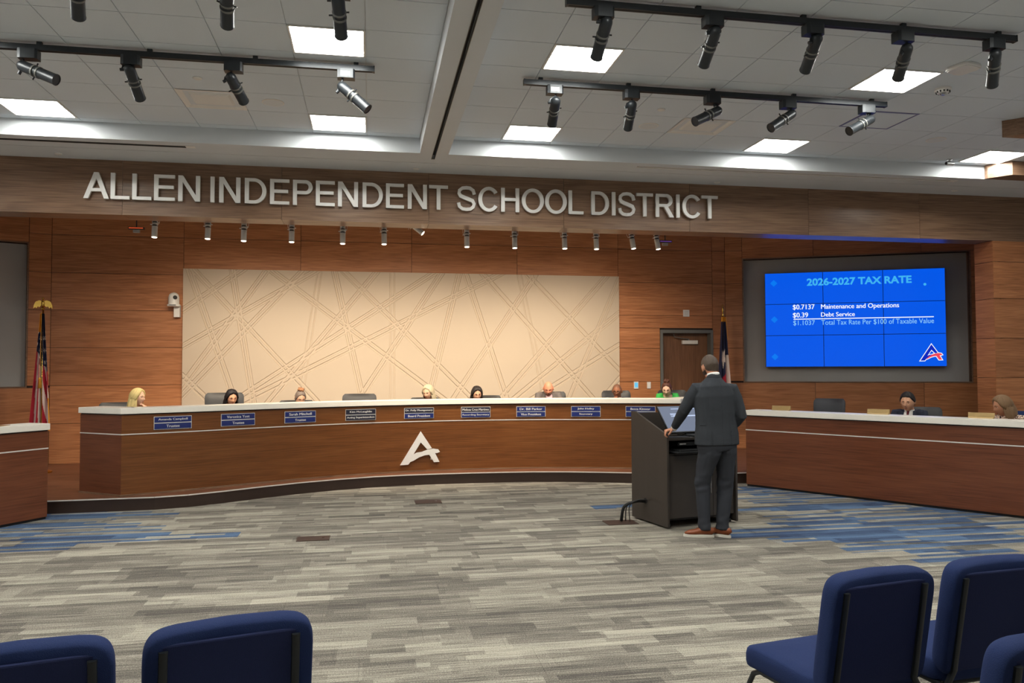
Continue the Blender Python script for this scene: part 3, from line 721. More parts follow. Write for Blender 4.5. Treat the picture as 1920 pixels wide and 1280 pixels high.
for k, (px, py, mt_, lab) in enumerate(((256, 428, 'glow', 'small hanging bracket with an orange glowing bar at the left under the sign beam'), (1247, 453, 'glowp', 'small hanging bracket with a violet glowing bar right of the silver spotlights'))):
    p = onY(px, py, 11.2); t = thing('hanging_bracket', lab, 'bracket', p)
    MB().box(-.10, .10, -.03, .03, -.015, .015).build('housing', M_['black'], t); MB().box(-.09, .09, -.034, -.03, -.006, .006).build('indicator_bar', M_[mt_], t)
    MB().box(-.04, .04, -.02, .02, -.06, -.02).build('sensor_box', M_['greypaint'], t); MB().tube([(0, 0, .015), (0, 0, CZ-p.z)], .008, 6).build('rod', M_['black'], t)

# ================================================================== sign letters
sg = thing('sign_lettering', 'large silver raised letters reading ALLEN INDEPENDENT SCHOOL DISTRICT on the wood beam', 'sign', (0, 10.0, 3.7))
c1 = lambda x: x/2.977; c2 = lambda x: 640+x/2.977; c3 = lambda x: 1280+x/2.977
LET = [('A', c1(463), c1(606)), ('L', c1(615), c1(722)), ('L', c1(736), c1(843)), ('E', c1(858), c1(974)), ('N', c1(993), c1(1115)),
       ('I', c1(1173), c1(1195)), ('N', c1(1222), c1(1340)), ('D', c1(1365), c1(1486)), ('E', c1(1506), c1(1614)), ('P', c1(1634), c1(1744)), ('E', c1(1762), c1(1868)), ('N', c1(1886), c2(93)),
       ('D', c2(118), c2(232)), ('E', c2(249), c2(350)), ('N', c2(371), c2(478)), ('T', c2(490), c2(596)),
       ('S', c2(646), c2(752)), ('C', c2(765), c2(877)), ('H', c2(893), c2(994)), ('O', c2(1008), c2(1132)), ('O', c2(1138), c2(1260)), ('L', c2(1270), c2(1353)),
       ('D', c2(1397), c2(1496)), ('I', c2(1513), c2(1532)), ('S', c2(1547), c2(1644)), ('T', c2(1650), c2(1742)), ('R', c2(1757), c2(1858)), ('I', c2(1873), c2(1891)), ('C', c3(0), c3(104)), ('T', c3(108), c3(199))]
LZ0, LZ1 = 3.69, 4.005
def glyph(ch, w_, h_):
    t_, tb = .155*h_, .125*h_; out = []
    def rc(a, b, c, d): out.append([(a, c), (b, c), (b, d), (a, d)])
    def arc(cx, cz, rx, rz, a0, a1, n=24):
        for i in range(n):
            p, q = math.radians(a0+(a1-a0)*i/n), math.radians(a0+(a1-a0)*(i+1)/n)
            out.append([(cx+math.cos(p)*(rx-t_), cz+math.sin(p)*(rz-tb)), (cx+math.cos(p)*rx, cz+math.sin(p)*rz), (cx+math.cos(q)*rx, cz+math.sin(q)*rz), (cx+math.cos(q)*(rx-t_), cz+math.sin(q)*(rz-tb))])
    if ch in 'LENHDPR': rc(0, t_, 0, h_)
    if ch == 'I': rc(0, w_, 0, h_)
    if ch in 'LE': rc(0, w_, 0, tb)
    if ch == 'E': rc(0, w_, h_-tb, h_); rc(0, w_*.94, h_*.46, h_*.46+tb)
    if ch in 'NH': rc(w_-t_, w_, 0, h_)
    if ch == 'H': rc(0, w_, h_*.46, h_*.46+tb)
    if ch == 'N': out.append([(0, h_), (w_-t_*1.12, 0), (w_, 0), (t_*1.12, h_)])
    if ch == 'T': rc(0, w_, h_-tb, h_); rc(w_/2-t_/2, w_/2+t_/2, 0, h_)
    if ch == 'A':
        s_ = t_*1.1; out.append([(0, 0), (s_, 0), (w_/2+s_*.5, h_), (w_/2-s_*.5, h_)]); out.append([(w_-s_, 0), (w_, 0), (w_/2+s_*.5, h_), (w_/2-s_*.5, h_)])
        z = .27*h_; x_ = s_*.5+(w_/2-s_*.5)*z/h_; rc(x_, w_-x_, z, z+tb)
    if ch == 'D': rx = w_*.58; rc(0, w_-rx, 0, tb); rc(0, w_-rx, h_-tb, h_); arc(w_-rx, h_/2, rx, h_/2, -90, 90)
    if ch in 'PR': rx = w_*.36 if ch == 'P' else w_*.34; xr = w_ if ch == 'P' else w_*.93; rc(0, xr-rx, h_-tb, h_); rc(0, xr-rx, h_*.44, h_*.44+tb); arc(xr-rx, h_*.72, rx, h_*.28, -90, 90)
    if ch == 'R': out.append([(w_-t_*1.25, 0), (w_, 0), (w_*.66, h_*.47), (w_*.42, h_*.47)])
    if ch == 'O': arc(w_/2, h_/2, w_/2, h_/2, 0, 360, 40)
    if ch == 'C': arc(w_*.53, h_/2, w_*.53, h_/2, 36, 324, 36)
    if ch == 'S':
        pts = [(1, .70), (.93, .88), (.72, .985), (.5, 1), (.25, .975), (.06, .87), (.03, .73), (.12, .62), (.35, .545), (.62, .475), (.88, .40), (.985, .26), (.93, .12), (.75, .02), (.5, 0), (.24, .02), (.05, .13), (0, .30)]
        q = tb*1.04; cp = [Vector((q/2+x*(w_-q), q/2+z*(h_-q))) for x, z in pts]; L_, R_ = [], []
        for i, c in enumerate(cp):
            d = (cp[min(i+1, len(cp)-1)]-cp[max(i-1, 0)]).normalized(); n = Vector((-d.y, d.x))*q/2*(1+.18*(.3 < pts[i][1] < .75 and .1 < pts[i][0] < .9)); L_.append(c+n); R_.append(c-n)
        for i in range(len(cp)-1): out.append([tuple(R_[i]), tuple(R_[i+1]), tuple(L_[i+1]), tuple(L_[i])])
    return out
for ch, a, b in LET:
    yb = 375+(a-157)/1190*38
    xa, xb = onY(a, yb, 9.94).x, onY(b, yb, 9.94).x
    ov = .005 if ch in 'OSC' else 0
    mb = MB()
    for gi, pl in enumerate(glyph(ch, xb-xa, LZ1-LZ0+2*ov)):
        ar = sum(pl[i][0]*pl[(i+1) % 4][1]-pl[(i+1) % 4][0]*pl[i][1] for i in range(4)); pl = pl if ar > 0 else pl[::-1]
        mb.prism([(x+xa, z+LZ0-3.7-ov) for x, z in pl], -0-.0+.022, .055+.0005*(gi % 7), 0, RX)
    o = mb.build('letter', M_['letter'], sg)

# ================================================================== video wall
n_ = Vector((math.sin(RA), -math.cos(RA), 0)); du = Vector((math.cos(RA), math.sin(RA), 0)); W0 = Vector((6.49, 13.5, 0))
vo = W0+n_*.005
def sc(px, py):
    p = onP(px, py, (vo.x, vo.y), RA); return (p-W0).dot(du), p.z
vu0, vu1, vz0, vz1 = .708, 3.698, 1.652, 3.368
vw = thing('video_wall', 'large blue three by three video wall showing a tax rate slide on the right wall', 'video wall', (W0+du*vu0+Vector((0, 0, vz0))), RA)
Wv, Hv = vu1-vu0, vz1-vz0
for i in range(3):
    for j in range(3):
        d_ = MB().box(0, Wv/3-.004, .0, .09, 0, Hv/3-.004).build('display', M_['blackp'], vw); d_.location = (i*Wv/3+.002, 0, j*Hv/3+.002)
        MB().box(.003, Wv/3-.007, -.0015, 0, .003, Hv/3-.007).build('screen', M_['screen'], d_)
MB().box(.2, Wv-.2, .09, .165, .2, Hv-.2).build('wall_mount', M_['black'], vw)
def V(px, py): u, z = sc(px, py); return u-vu0, z-vz0
z8 = lambda x, y: V(1400+x/4.174, 480+y/4.174)
def vtext(nm, txt, mt_, a, b, bold=0, y=-.002):
    (xa, za), (xb, zb) = a, b; text(nm, txt, M_[mt_], vw, xa, xb, min(za, zb), max(za, zb), y, .0015, bold)
def tbox(x0, yt0, yb0, x1): a = z8(x0, yb0); t_ = z8(x0, yt0); return (a[0], a[1]), (z8(x1, yt0)[0], t_[1])
vtext('slide_title', '2026-2027 TAX RATE', 'cyan', *tbox(471, 174, 234, 1291), bold=.035)
vtext('slide_text', '$0.7137', 'swhite', *tbox(362, 380, 424, 531), bold=.018)
vtext('slide_text', 'Maintenance and Operations', 'swhite', *tbox(583, 377, 424, 1192), bold=.018)
vtext('slide_text', '$0.39', 'swhite', *tbox(363, 443, 487, 480), bold=.018)
vtext('slide_text', 'Debt Service', 'swhite', *tbox(583, 440, 474, 846), bold=.018)
vtext('slide_text', '$1.1037', 'cyan2', *tbox(365, 504, 547, 534))
vtext('slide_text', 'Total Tax Rate Per $100 of Taxable Value', 'cyan2', *tbox(585, 500, 544, 1466))
a = z8(367, 494); b = z8(1465, 471)
MB().box(a[0], b[0], -.0035, -.002, a[1]-.008, a[1]+.008).build('slide_rule', M_['swhite'], vw)
for (x, y) in ((212, 213), (217, 497), (222, 788)):
    c = z8(x, y); s_ = .062
    MB().prism([(c[0]-s_, c[1]), (c[0], c[1]-s_), (c[0]+s_, c[1]), (c[0], c[1]+s_)], .002, .0035, 0, Matrix.Rotation(PI/2, 4, 'X')).build('slide_diamond', M_['diamond'], vw)
c = z8(1395, 220); MB().lathe([(.024, 0), (.024, .0015)], 20, 0, Matrix.Translation((c[0], -.002, c[1])) @ Matrix.Rotation(PI/2, 4, 'X')).build('slide_dot', M_['cyan'], vw)
LG1 = [(505, 150), (660, 385), (595, 400), (505, 300), (400, 465), (450, 440), (525, 432), (455, 475), (375, 545), (330, 600), (220, 603)]
LG2 = [(362, 562), (400, 520), (470, 465), (540, 425), (610, 402), (680, 393), (750, 405), (775, 440), (735, 455), (705, 455), (768, 578), (690, 580), (625, 475), (560, 480), (480, 505), (400, 550)]
def logo(poly, x0, z0, s_): return [(x0+(x-220)*s_, z0+(603-y)*s_) for x, y in poly]
def outline(poly, w_):
    n = len(poly); out = []; ar = sum(poly[i][0]*poly[(i+1) % n][1]-poly[(i+1) % n][0]*poly[i][1] for i in range(n)); sg_ = 1 if ar > 0 else -1
    for i in range(n):
        p0, p1, p2 = Vector(poly[i-1]), Vector(poly[i]), Vector(poly[(i+1) % n]); e1 = (p1-p0).normalized(); e2 = (p2-p1).normalized()
        n1 = Vector((e1.y, -e1.x))*sg_; n2 = Vector((e2.y, -e2.x))*sg_; q = (n1+n2); q = q.normalized() if q.length > .1 else n1
        out.append(tuple(p1+q*w_/max(.45, q.dot(n1))))
    return out
c0 = z8(1360, 818); c1_ = z8(1530, 690); s_ = (c1_[0]-c0[0])/555
for poly, mt_ in ((LG1, 'snavy'), (LG2, 'sred')):
    q = logo(poly, c0[0], c0[1], s_)
    MB().prism(outline(q, .012), .002, .003, 0, RX).build('logo_outline', M_['swhite'], vw); MB().prism(q, .003, .004, 0, RX).build('logo_mark', M_[mt_], vw)

# ================================================================== wall fittings
p = onY(328, 560, 13.4); t = thing('ptz_camera', 'white dome-headed pan tilt camera on a wall bracket left of the relief panel', 'camera', (p.x, 13.33, p.z))
MB().box(-.015, .075, .06, .17, -.30, -.10).build('wall_bracket', M_['white'], t, bevel=.005)
MB().prism([(math.cos(a)*.10, math.sin(a)*.085) for a in [2*PI*i/24 for i in range(24)]], -.13, -.095).build('base', M_['white'], t, bevel=.006)
MB().tube([(0, 0, -.098), (0, 0, .02), (0, 0, .06), (0, 0, .085), (0, 0, .10)], [.083, .083, .07, .045, .008], 24).build('head', M_['white'], t, True, auto=True)
MB().tube([(.035, -.06, .01), (.04, -.09, .01)], .032, 16).build('lens', M_['dark'], t); MB().box(-.05, .05, -.092, -.08, -.118, -.108).build('indicator', M_['dark'], t)
for px, py, w_, h_, nm, lab in ((1193, 722, .085, .13, 'thermostat', 'white wall thermostat with a lit blue screen beside the door'), (1217, 722, .07, .12, 'light_switch', 'white wall switch right of the thermostat'), (1287, 587, .12, .125, 'wall_speaker', 'small square white wall speaker above the door')):
    p = onY(px, py, 13.48); t = thing(nm, lab, nm.replace('_', ' '), (p.x, 13.5, p.z))
    MB().box(-w_/2, w_/2, -.02, 0, -h_/2, h_/2).build('plate', M_['white'], t, bevel=.003)
    if nm == 'thermostat': MB().box(-w_*.36, w_*.36, -.022, -.02, -h_*.3, h_*.36).build('screen', M_['thermo'], t)
    elif nm == 'light_switch': 
        for q in (-.018, .018): MB().box(q-.009, q+.009, -.025, -.02, -.03, .03).build('toggle', M_['white'], t)
    else:
        o = MB()
        for q in range(5): o.box(-.04, .04, -.0215, -.02, -.04+q*.018, -.035+q*.018)
        o.build('grille', M_['greypaint'], t)

# ================================================================== flags
def flag_cloth(name, parent, colf, prof, N=96, K=110, folds=5.5, depth=.05, mt_=None):
    """prof(v) -> (xl, xr, z): left/right edge and height for v in 0..1 (top to bottom)"""
    vv, ff, cc = [], [], []
    for i in range(K+1):
        v = i/K; xl, xr, z = prof(v)
        for j in range(N+1):
            u = j/N; ph = folds*2*PI*u+1.3*v+.4*math.sin(5*v)
            d = depth*(.35+.65*v)*math.cos(ph)
            x = xl+(xr-xl)*(u+.010*math.sin(ph*1.0)); vv.append((x, d, z+.02*math.sin(9*u)*v))
            cc.append(colf(u, v))
    for i in range(K):
        for j in range(N): a = i*(N+1)+j; ff.append((a, a+1, a+N+2, a+N+1))
    n = len(vv); 
    me = bpy.data.meshes.new(name); me.from_pydata(vv+[(x, y+.004, z) for x, y, z in vv], [], ff+[tuple(q+n for q in reversed(f)) for f in ff])
    ca = me.color_attributes.new('Col', 'FLOAT_COLOR', 'POINT'); ca.data.foreach_set('color', [q for c in cc+cc for q in (*c, 1)])
    me.materials.append(mt_); me.polygons.foreach_set('use_smooth', [True]*len(me.polygons))
    return child(name, me, parent)
FM = attr_mat('flag_cloth'); NAVY, RED, WHI, GOLD = lin((30, 34, 66)), lin((168, 28, 48)), lin((226, 208, 200)), lin((222, 150, 40))
def star_in(x, y, cx, cy, r):
    dx, dy = x-cx, y-cy; q = math.hypot(dx, dy)
    if q > r: return False
    a = math.atan2(dx, dy) % (2*PI/5); a = min(a, 2*PI/5-a); inn = r*.42
    p0 = Vector((0, r)); p1 = Vector((math.sin(PI/5)*inn, math.cos(PI/5)*inn)); e = p1-p0; pt_ = Vector((q*math.sin(a), q*math.cos(a)))
    return e.x*(pt_.y-p0.y)-e.y*(pt_.x-p0.x) < 0
def uscol(u, v):
    if u < .10 and v > .93 or v > .975: return GOLD
    if v < .16 and u < .45 or (u > .955 and v > .72): return GOLD
    lim = .30+.20*u
    if v < lim+ (.05 if .4 < u < .7 else 0):
        for k in range(8):
            for j in range(4):
                cx = .12+j*.26+(.13 if k % 2 else 0); cy = .16+k*.052
                if star_in(u*.34, v, cx*.34, cy, .022): return WHI
        return NAVY
    s_ = u*4.2+(v-.3)*-2.6*(1 if u > .55 else .12)+.3
    return RED if int(math.floor(s_*1.0*2)) % 2 else WHI
FX, FY = onY(78, 700, 12.4).x, 12.4
t = thing('us_flag', 'United States flag with gold fringe and eagle finial on a pole at the left', 'flag', (FX, FY, .15))
ztop = onY(78, 585, FY).z-.15; zbot = .62
def pf(v):
    z = ztop-.02-(ztop-zbot)*v; c = -.0
    return (c-.035-.145*v**1.1, c+.025+.115*v**.9, z)
flag_cloth('cloth', t, uscol, pf, folds=3.5, mt_=FM)
MB().tube([(0, .02, .02), (0, .02, ztop+.04)], .0125, 10).build('pole', M_['brass'], t, True)
MB().lathe([(.15, 0), (.15, .02), (.11, .035), (.04, .05), (.02, .09)], 28).build('base', M_['brass'], t, True, auto=True).location = (0, .02, 0)
MB().tube([(.012, -.07, ztop), (.014, -.085, ztop-.5), (.012, -.09, ztop-.95)], .004, 6).build('cord', M_['goldfringe'], t)
MB().lathe([(.004, .0), (.02, -.02), (.014, -.04), (.024, -.16)], 12).build('tassel', M_['goldfringe'], t, True).location = (.012, -.09, ztop-.95)
e_ = MB().ball((0, .02, ztop+.13), (.03, .025, .06)).ball((0, .005, ztop+.2), (.016, .02, .018)).tube([(0, -.005, ztop+.2), (0, -.03, ztop+.192)], [.007, .002], 6).lathe([(.012, ztop+.03), (.03, ztop+.05), (.012, ztop+.075)], 12)
e_.build('eagle_body', M_['brass'], t, True)
for s_ in (-1, 1):
    poly = [(0, .16), (s_*.05, .175), (s_*.10, .155), (s_*.125, .10), (s_*.13, .05), (s_*.105, .075), (s_*.085, .055), (s_*.07, .085), (s_*.045, .075), (s_*.02, .10)]
    if s_ < 0: poly = poly[::-1]
    MB().prism([(x, z+ztop) for x, z in poly], -.022, -.008, 0, RX).build('eagle_wing', M_['brass'], t).location = (0, 0, 0)
def txcol(u, v):
    if v < .05 or (u > .97 and v < .3): return GOLD
    if star_in(u*.8, v*1.6, .33, .70, .20) and u < .75: return WHI
    if u > .74 and v > .42: return WHI
    if v > .74-.30*(u-.1): return RED
    return NAVY
TX_, TYf = onY(1357, 640, 12.9).x, 12.9
t = thing('texas_flag', 'state flag with one white star, gold cord and spear finial beside the door', 'flag', (TX_, TYf, .15))
zt = onY(1356, 594, TYf).z-.15
def pf2(v): return (-.03-.11*v, .03+.12*v, zt-(zt-.75)*v)
flag_cloth('cloth', t, txcol, pf2, N=64, K=90, folds=2.5, depth=.045, mt_=FM)
MB().tube([(0, .02, .02), (0, .02, zt+.03)], .0125, 10).build('pole', M_['brass'], t, True)
MB().lathe([(.15, 0), (.15, .02), (.11, .035), (.04, .05), (.02, .09)], 28).build('base', M_['brass'], t, True, auto=True).location = (0, .02, 0)
MB().lathe([(.012, zt), (.03, zt+.03), (.012, zt+.06), (.012, zt+.08), (.022, zt+.11), (.016, zt+.16), (.002, zt+.24)], 12).build('spear_finial', M_['brass'], t, True).location = (0, .02, 0)
MB().tube([(.03, -.05, zt), (.05, -.06, zt-.4)], .004, 6).build('cord', M_['goldfringe'], t)

# ================================================================== the dais and the two side desks
def off_poly(P, d):
    out = []
    for i, p in enumerate(P):
        p = Vector((p[0], p[1])); e = []
        if i > 0: e.append((p-Vector(P[i-1][:2])).normalized())
        if i < len(P)-1: e.append((Vector(P[i+1][:2])-p).normalized())
        ns = [Vector((-t_.y, t_.x)) for t_ in e]; q = sum(ns, Vector((0, 0))).normalized()
        out.append(tuple(p+q*d/max(.5, q.dot(ns[0]))))
    return out
def ribbon(mb, P, d0, d1, z0, z1, mi=0):
    a, b = off_poly(P, d0), off_poly(P, d1); n = len(P)
    vv = [(*q, z0) for q in a]+[(*q, z0) for q in b]+[(*q, z1) for q in a]+[(*q, z1) for q in b]
    ff = []
    for i in range(n-1):
        ff += [(i, i+1, 2*n+i+1, 2*n+i), (n+i+1, n+i, 3*n+i, 3*n+i+1), (2*n+i, 2*n+i+1, 3*n+i+1, 3*n+i), (i+1, i, n+i, n+i+1)]
    ff += [(0, 2*n, 3*n, n), (n-1, 2*n-1, 4*n-1, 3*n-1)]
    return mb.add(vv, ff, mi)
def smooth_pts(P, k=4):
    out = []
    for i in range(len(P)-1):
        p0 = Vector(P[max(i-1, 0)]); p1 = Vector(P[i]); p2 = Vector(P[i+1]); p3 = Vector(P[min(i+2, len(P)-1)])
        for j in range(k):
            t_ = j/k; out.append(tuple(.5*((2*p1)+(p2-p0)*t_+(2*p0-5*p1+4*p2-p3)*t_*t_+(3*p1-p0-3*p2+p3)*t_**3)))
    out.append(tuple(P[-1])); return out
DB = [(-2.90, 9.90), (-2.23, 10.22), (-1.55, 10.60), (-.70, 11.02), (.04, 11.28), (.86, 11.44), (1.6, 11.47), (2.39, 11.42), (3.1, 11.27), (3.79, 11.08), (4.47, 10.84)]
DC = smooth_pts(DB, 4)
def counter(root, P, z0, ztop, wd, PF=None, strip=None, trim=None):
    """wood front along P (room side is the right of travel => offset is the left)"""
    s0, s1 = strip; PF = PF or P
    ribbon(MB(), P, .0, .03, z0, s0).build('lower_front_panel', wd, root)
    ribbon(MB(), P, .0, .03, s1, ztop-.085).build('upper_front_panel', wd, root)
    ribbon(MB(), PF, -.006, .02, s0, s1).build('metal_strip', M_['silver'], root)
    ribbon(MB(), PF, .01, .03, ztop-.086, ztop-.07).build('shadow_reveal', M_['riser'], root)
    ribbon(MB(), PF, -.03, .30, ztop-.07, ztop).build('stone_top', M_['quartz'], root, bevel=.004)
    if trim: ribbon(MB(), PF, -.014, .0, z0, z0+.02).build('base_trim', M_['fascia'], root)
ds = thing('curved_dais', 'long curved wood dais with a white stone top facing the room', 'desk', (0, 0, .15))
dz = .15; Pd = DC
counter(ds, Pd, 0, 1.19-dz, M_['dais'], PF=[(-3.50, 10.34)]+Pd+[(5.0, 11.3)], strip=(.872-dz, .884-dz), trim=True)
for a, b, in (((-3.50, 10.34), (-2.90, 9.90)), ((4.47, 10.84), (5.0, 11.3))):
    r1, r2 = a, b
    MB_ = MB(); ribbon(MB_, [r1, r2], .0, .03, 0, .872-dz); ribbon(MB_, [r1, r2], .0, .03, .884-dz, 1.105-dz); MB_.build('end_panel', M_['desk'], ds)
ribbon(MB(), Pd, .03, .60, .70, .735).build('work_surface', M_['desk'], ds)
def dais_at(px, py):
    """point and tangent angle where the pixel column meets the dais front"""
    d = ray(px, py); best = None
    for a, b in zip(Pd[:-1], Pd[1:]):
        p = onP(px, py, a, math.atan2(b[1]-a[1], b[0]-a[0]))
        t_ = (p.x-a[0])/(b[0]-a[0])
        if -.02 <= t_ <= 1.02: return p, math.atan2(b[1]-a[1], b[0]-a[0])
pL, aL = dais_at(786, 840); cz = onY(787, 870, pL.y).z
dl_ = Vector((math.cos(aL), math.sin(aL), 0)); nl_ = Vector((math.sin(aL), -math.cos(aL), 0)); q0 = pL-dl_*.283+nl_*.012
lo_ = thing('front_logo', 'silver stylised letter A with a swoosh on the front of the dais', 'logo', (q0.x, q0.y, cz), aL)
s_ = .585/555
for poly in (LG1, LG2): MB().prism(logo(poly, 0, 0, s_), -.0, .022, 0, RX).build('logo_mark', M_['letter'], lo_)
MB().box(.1, .14, -.0, .012, .03, .06).box(.45, .49, 0, .012, .06, .09).build('standoff', M_['silver'], lo_)
NP = [(324, 290.5, 'Amanda Campbell', 'Trustee', 0, 'nameplate reading Trustee on the dais front below the blonde woman'), (446, 0, 'Veronica Yost', 'Trustee', 0, 'nameplate reading Trustee on the dais front below the woman with black hair'),
      (562.5, 0, 'Sarah Mitchell', 'Trustee', 0, 'nameplate reading Trustee on the dais front below the woman with a hair bun'), (676, 0, 'Kim McLaughlin', 'Acting Superintendent', 1, 'nameplate reading Acting Superintendent below the empty grey chair'),
      (785.5, 0, 'Dr. Polly Montgomery', 'Board President', 1, 'nameplate reading Board President above the silver A logo'), (892, 0, 'Melissa Cruz-Martinez', 'Recording Secretary', 1, 'nameplate reading Recording Secretary below the woman with dark hair'),
      (995.5, 0, 'Dr. Bill Parker', 'Vice President', 0, 'nameplate reading Vice President below the bald man in a grey suit'), (1098.5, 0, 'John Holley', 'Secretary', 0, 'nameplate reading only Secretary below the man in dark glasses'),
      (1201, 0, 'Becca Kinnear', 'Trustee', 0, 'nameplate half hidden by the podium at the right end of the dais')]
for k, (px, _, nm, ti, dk, lab) in enumerate(NP):
    pz = .998
    p, a = dais_at(px, 785)
    t = thing('nameplate', lab, 'nameplate', (p.x+math.sin(a)*.012, p.y-math.cos(a)*.012, pz), a, 'nameplates on the dais front')
    W_, H_ = .222, .079; W_ = .218
    MB().box(-W_, W_, -.002, .006, -H_, H_).build('holder', M_['silver'], t)
    for z0, z1, s_, wd in ((.006, H_-.006, nm, min(W_-.02, .0112*len(nm))), (-H_+.006, -.006, ti, min(W_-.02, .0108*len(ti)))):
        q = MB().box(-W_+.006, W_-.006, -.006, -.002, z0, z1).build('plate', M_['platedk' if dk and s_ == nm or (dk and k == 3) else 'plate'], t)
        text('lettering', s_, M_['shirt'], q, -wd, wd, z0+.017, z1-.017, -.006, .0015, .02)
# side desks
DA = math.atan2(7.34-10.10, 6.953-5.139)
def side_desk(root, p0, p1, left):
    P = [p0, p1] if not left else [p1, p0]
    counter(root, P, .03, 1.055, M_['desk'], strip=(.775, .788))
    ribbon(MB(), P, .02, .05, 0, .03).build('toe_kick', M_['gap'], root)
    ribbon(MB(), P, .03, .60, .70, .735).build('work_surface', M_['desk'], root)
    a, b = Vector(P[0]), Vector(P[1]); t_ = (b-a).normalized(); n = Vector((-t_.y, t_.x))
    for q, dd in ((a, 1), (b, -1)):
        e0 = q+n*.03; MBq = MB().prism([tuple(e0), tuple(e0+t_*dd*.03), tuple(e0+t_*dd*.03+n*.54), tuple(e0+n*.54)] if dd > 0 else [tuple(e0+n*.54), tuple(e0+t_*dd*.03+n*.54), tuple(e0+t_*dd*.03), tuple(e0)], 0, .69)
        MBq.prism([tuple(e0), tuple(e0+t_*dd*.03), tuple(e0+t_*dd*.03+n*.24), tuple(e0+n*.24)] if dd > 0 else [tuple(e0+n*.24), tuple(e0+t_*dd*.03+n*.24), tuple(e0+t_*dd*.03), tuple(e0)], .70, .97); MBq.build('end_panel', M_['desk'], root)
rd = thing('side_desk', 'straight wood side desk with white stone top at the right', 'desk', (0, 0, 0)); RD0 = Vector((5.139, 10.10)); RDd = Vector((math.cos(DA), math.sin(DA)))
side_desk(rd, tuple(RD0), tuple(RD0+RDd*5.2), False)
ld_ = thing('side_desk', 'straight wood side desk with white stone top cut by the left edge', 'desk', (0, 0, 0))
LDd = Vector((-.284, -.439)).normalized()
side_desk(ld_, (-3.516, 9.424), tuple(Vector((-3.516, 9.424))+LDd*4.2), True)
tag(MB().box(-.11, .11, -.15, .15, 0, .004).build('paper_sheet', mat('brown_folder', lin((150, 110, 70)), .7)), 'small brown folder lying on the left side desk', 'paper').location = (-3.93, 9.08, 1.056)
# gold nameplates on the right desk
for k, (px, py, lab) in enumerate(((1465, 768, 'gold desk nameplate at the left end of the right desk'), (1647, 778, 'gold desk nameplate left of the man in the navy suit'), (1840, 786, 'gold desk nameplate beside the woman with brown hair'))):
    n = Vector((-RDd.y, RDd.x)); q0 = RD0+n*.235; p = onP(px, py, q0, DA)
    t = thing('desk_nameplate', lab, 'nameplate', (p.x, p.y, 1.055), DA, 'gold nameplates on the right desk')
    MB().prism([(-.03, 0), (.03, 0), (.022, .014), (-.022, .014)], -.13, .13, 0, Matrix(((0, 0, 1, 0), (1, 0, 0, 0), (0, 1, 0, 0), (0, 0, 0, 1)))).build('stand', M_['brassplate'], t)
    MB().prism([(-.006, .012), (.006, .012), (.014, .060), (.010, .063), (-.0, .059)], -.135, .135, 0, Matrix(((0, 0, 1, 0), (1, 0, 0, 0), (0, 1, 0, 0), (0, 0, 0, 1)))).build('plate', M_['brassplate'], t)

# ================================================================== floor boxes and cables
for (x, y, w_, h_, lab) in ((.70, 9.70, .32, .26, 'brown floor box lid in the carpet before the dais logo'), (-.545, 7.83, .31, .20, 'brown floor box lid in the carpet left of centre'), (2.62, 8.0, .33, .24, 'open brown floor box with cables beside the podium')):
    t = thing('floor_box', lab, 'floor box', (x, y, 0))
    MB().box(-w_/2, w_/2, -h_/2, h_/2, 0, .006).build('lid', mat('brown_lid', lin((72, 56, 50)), .5), t); MB().tube([(w_*.3, 0, .006), (w_*.3, 0, .01)], .012, 8).build('latch', M_['chrome'], t)

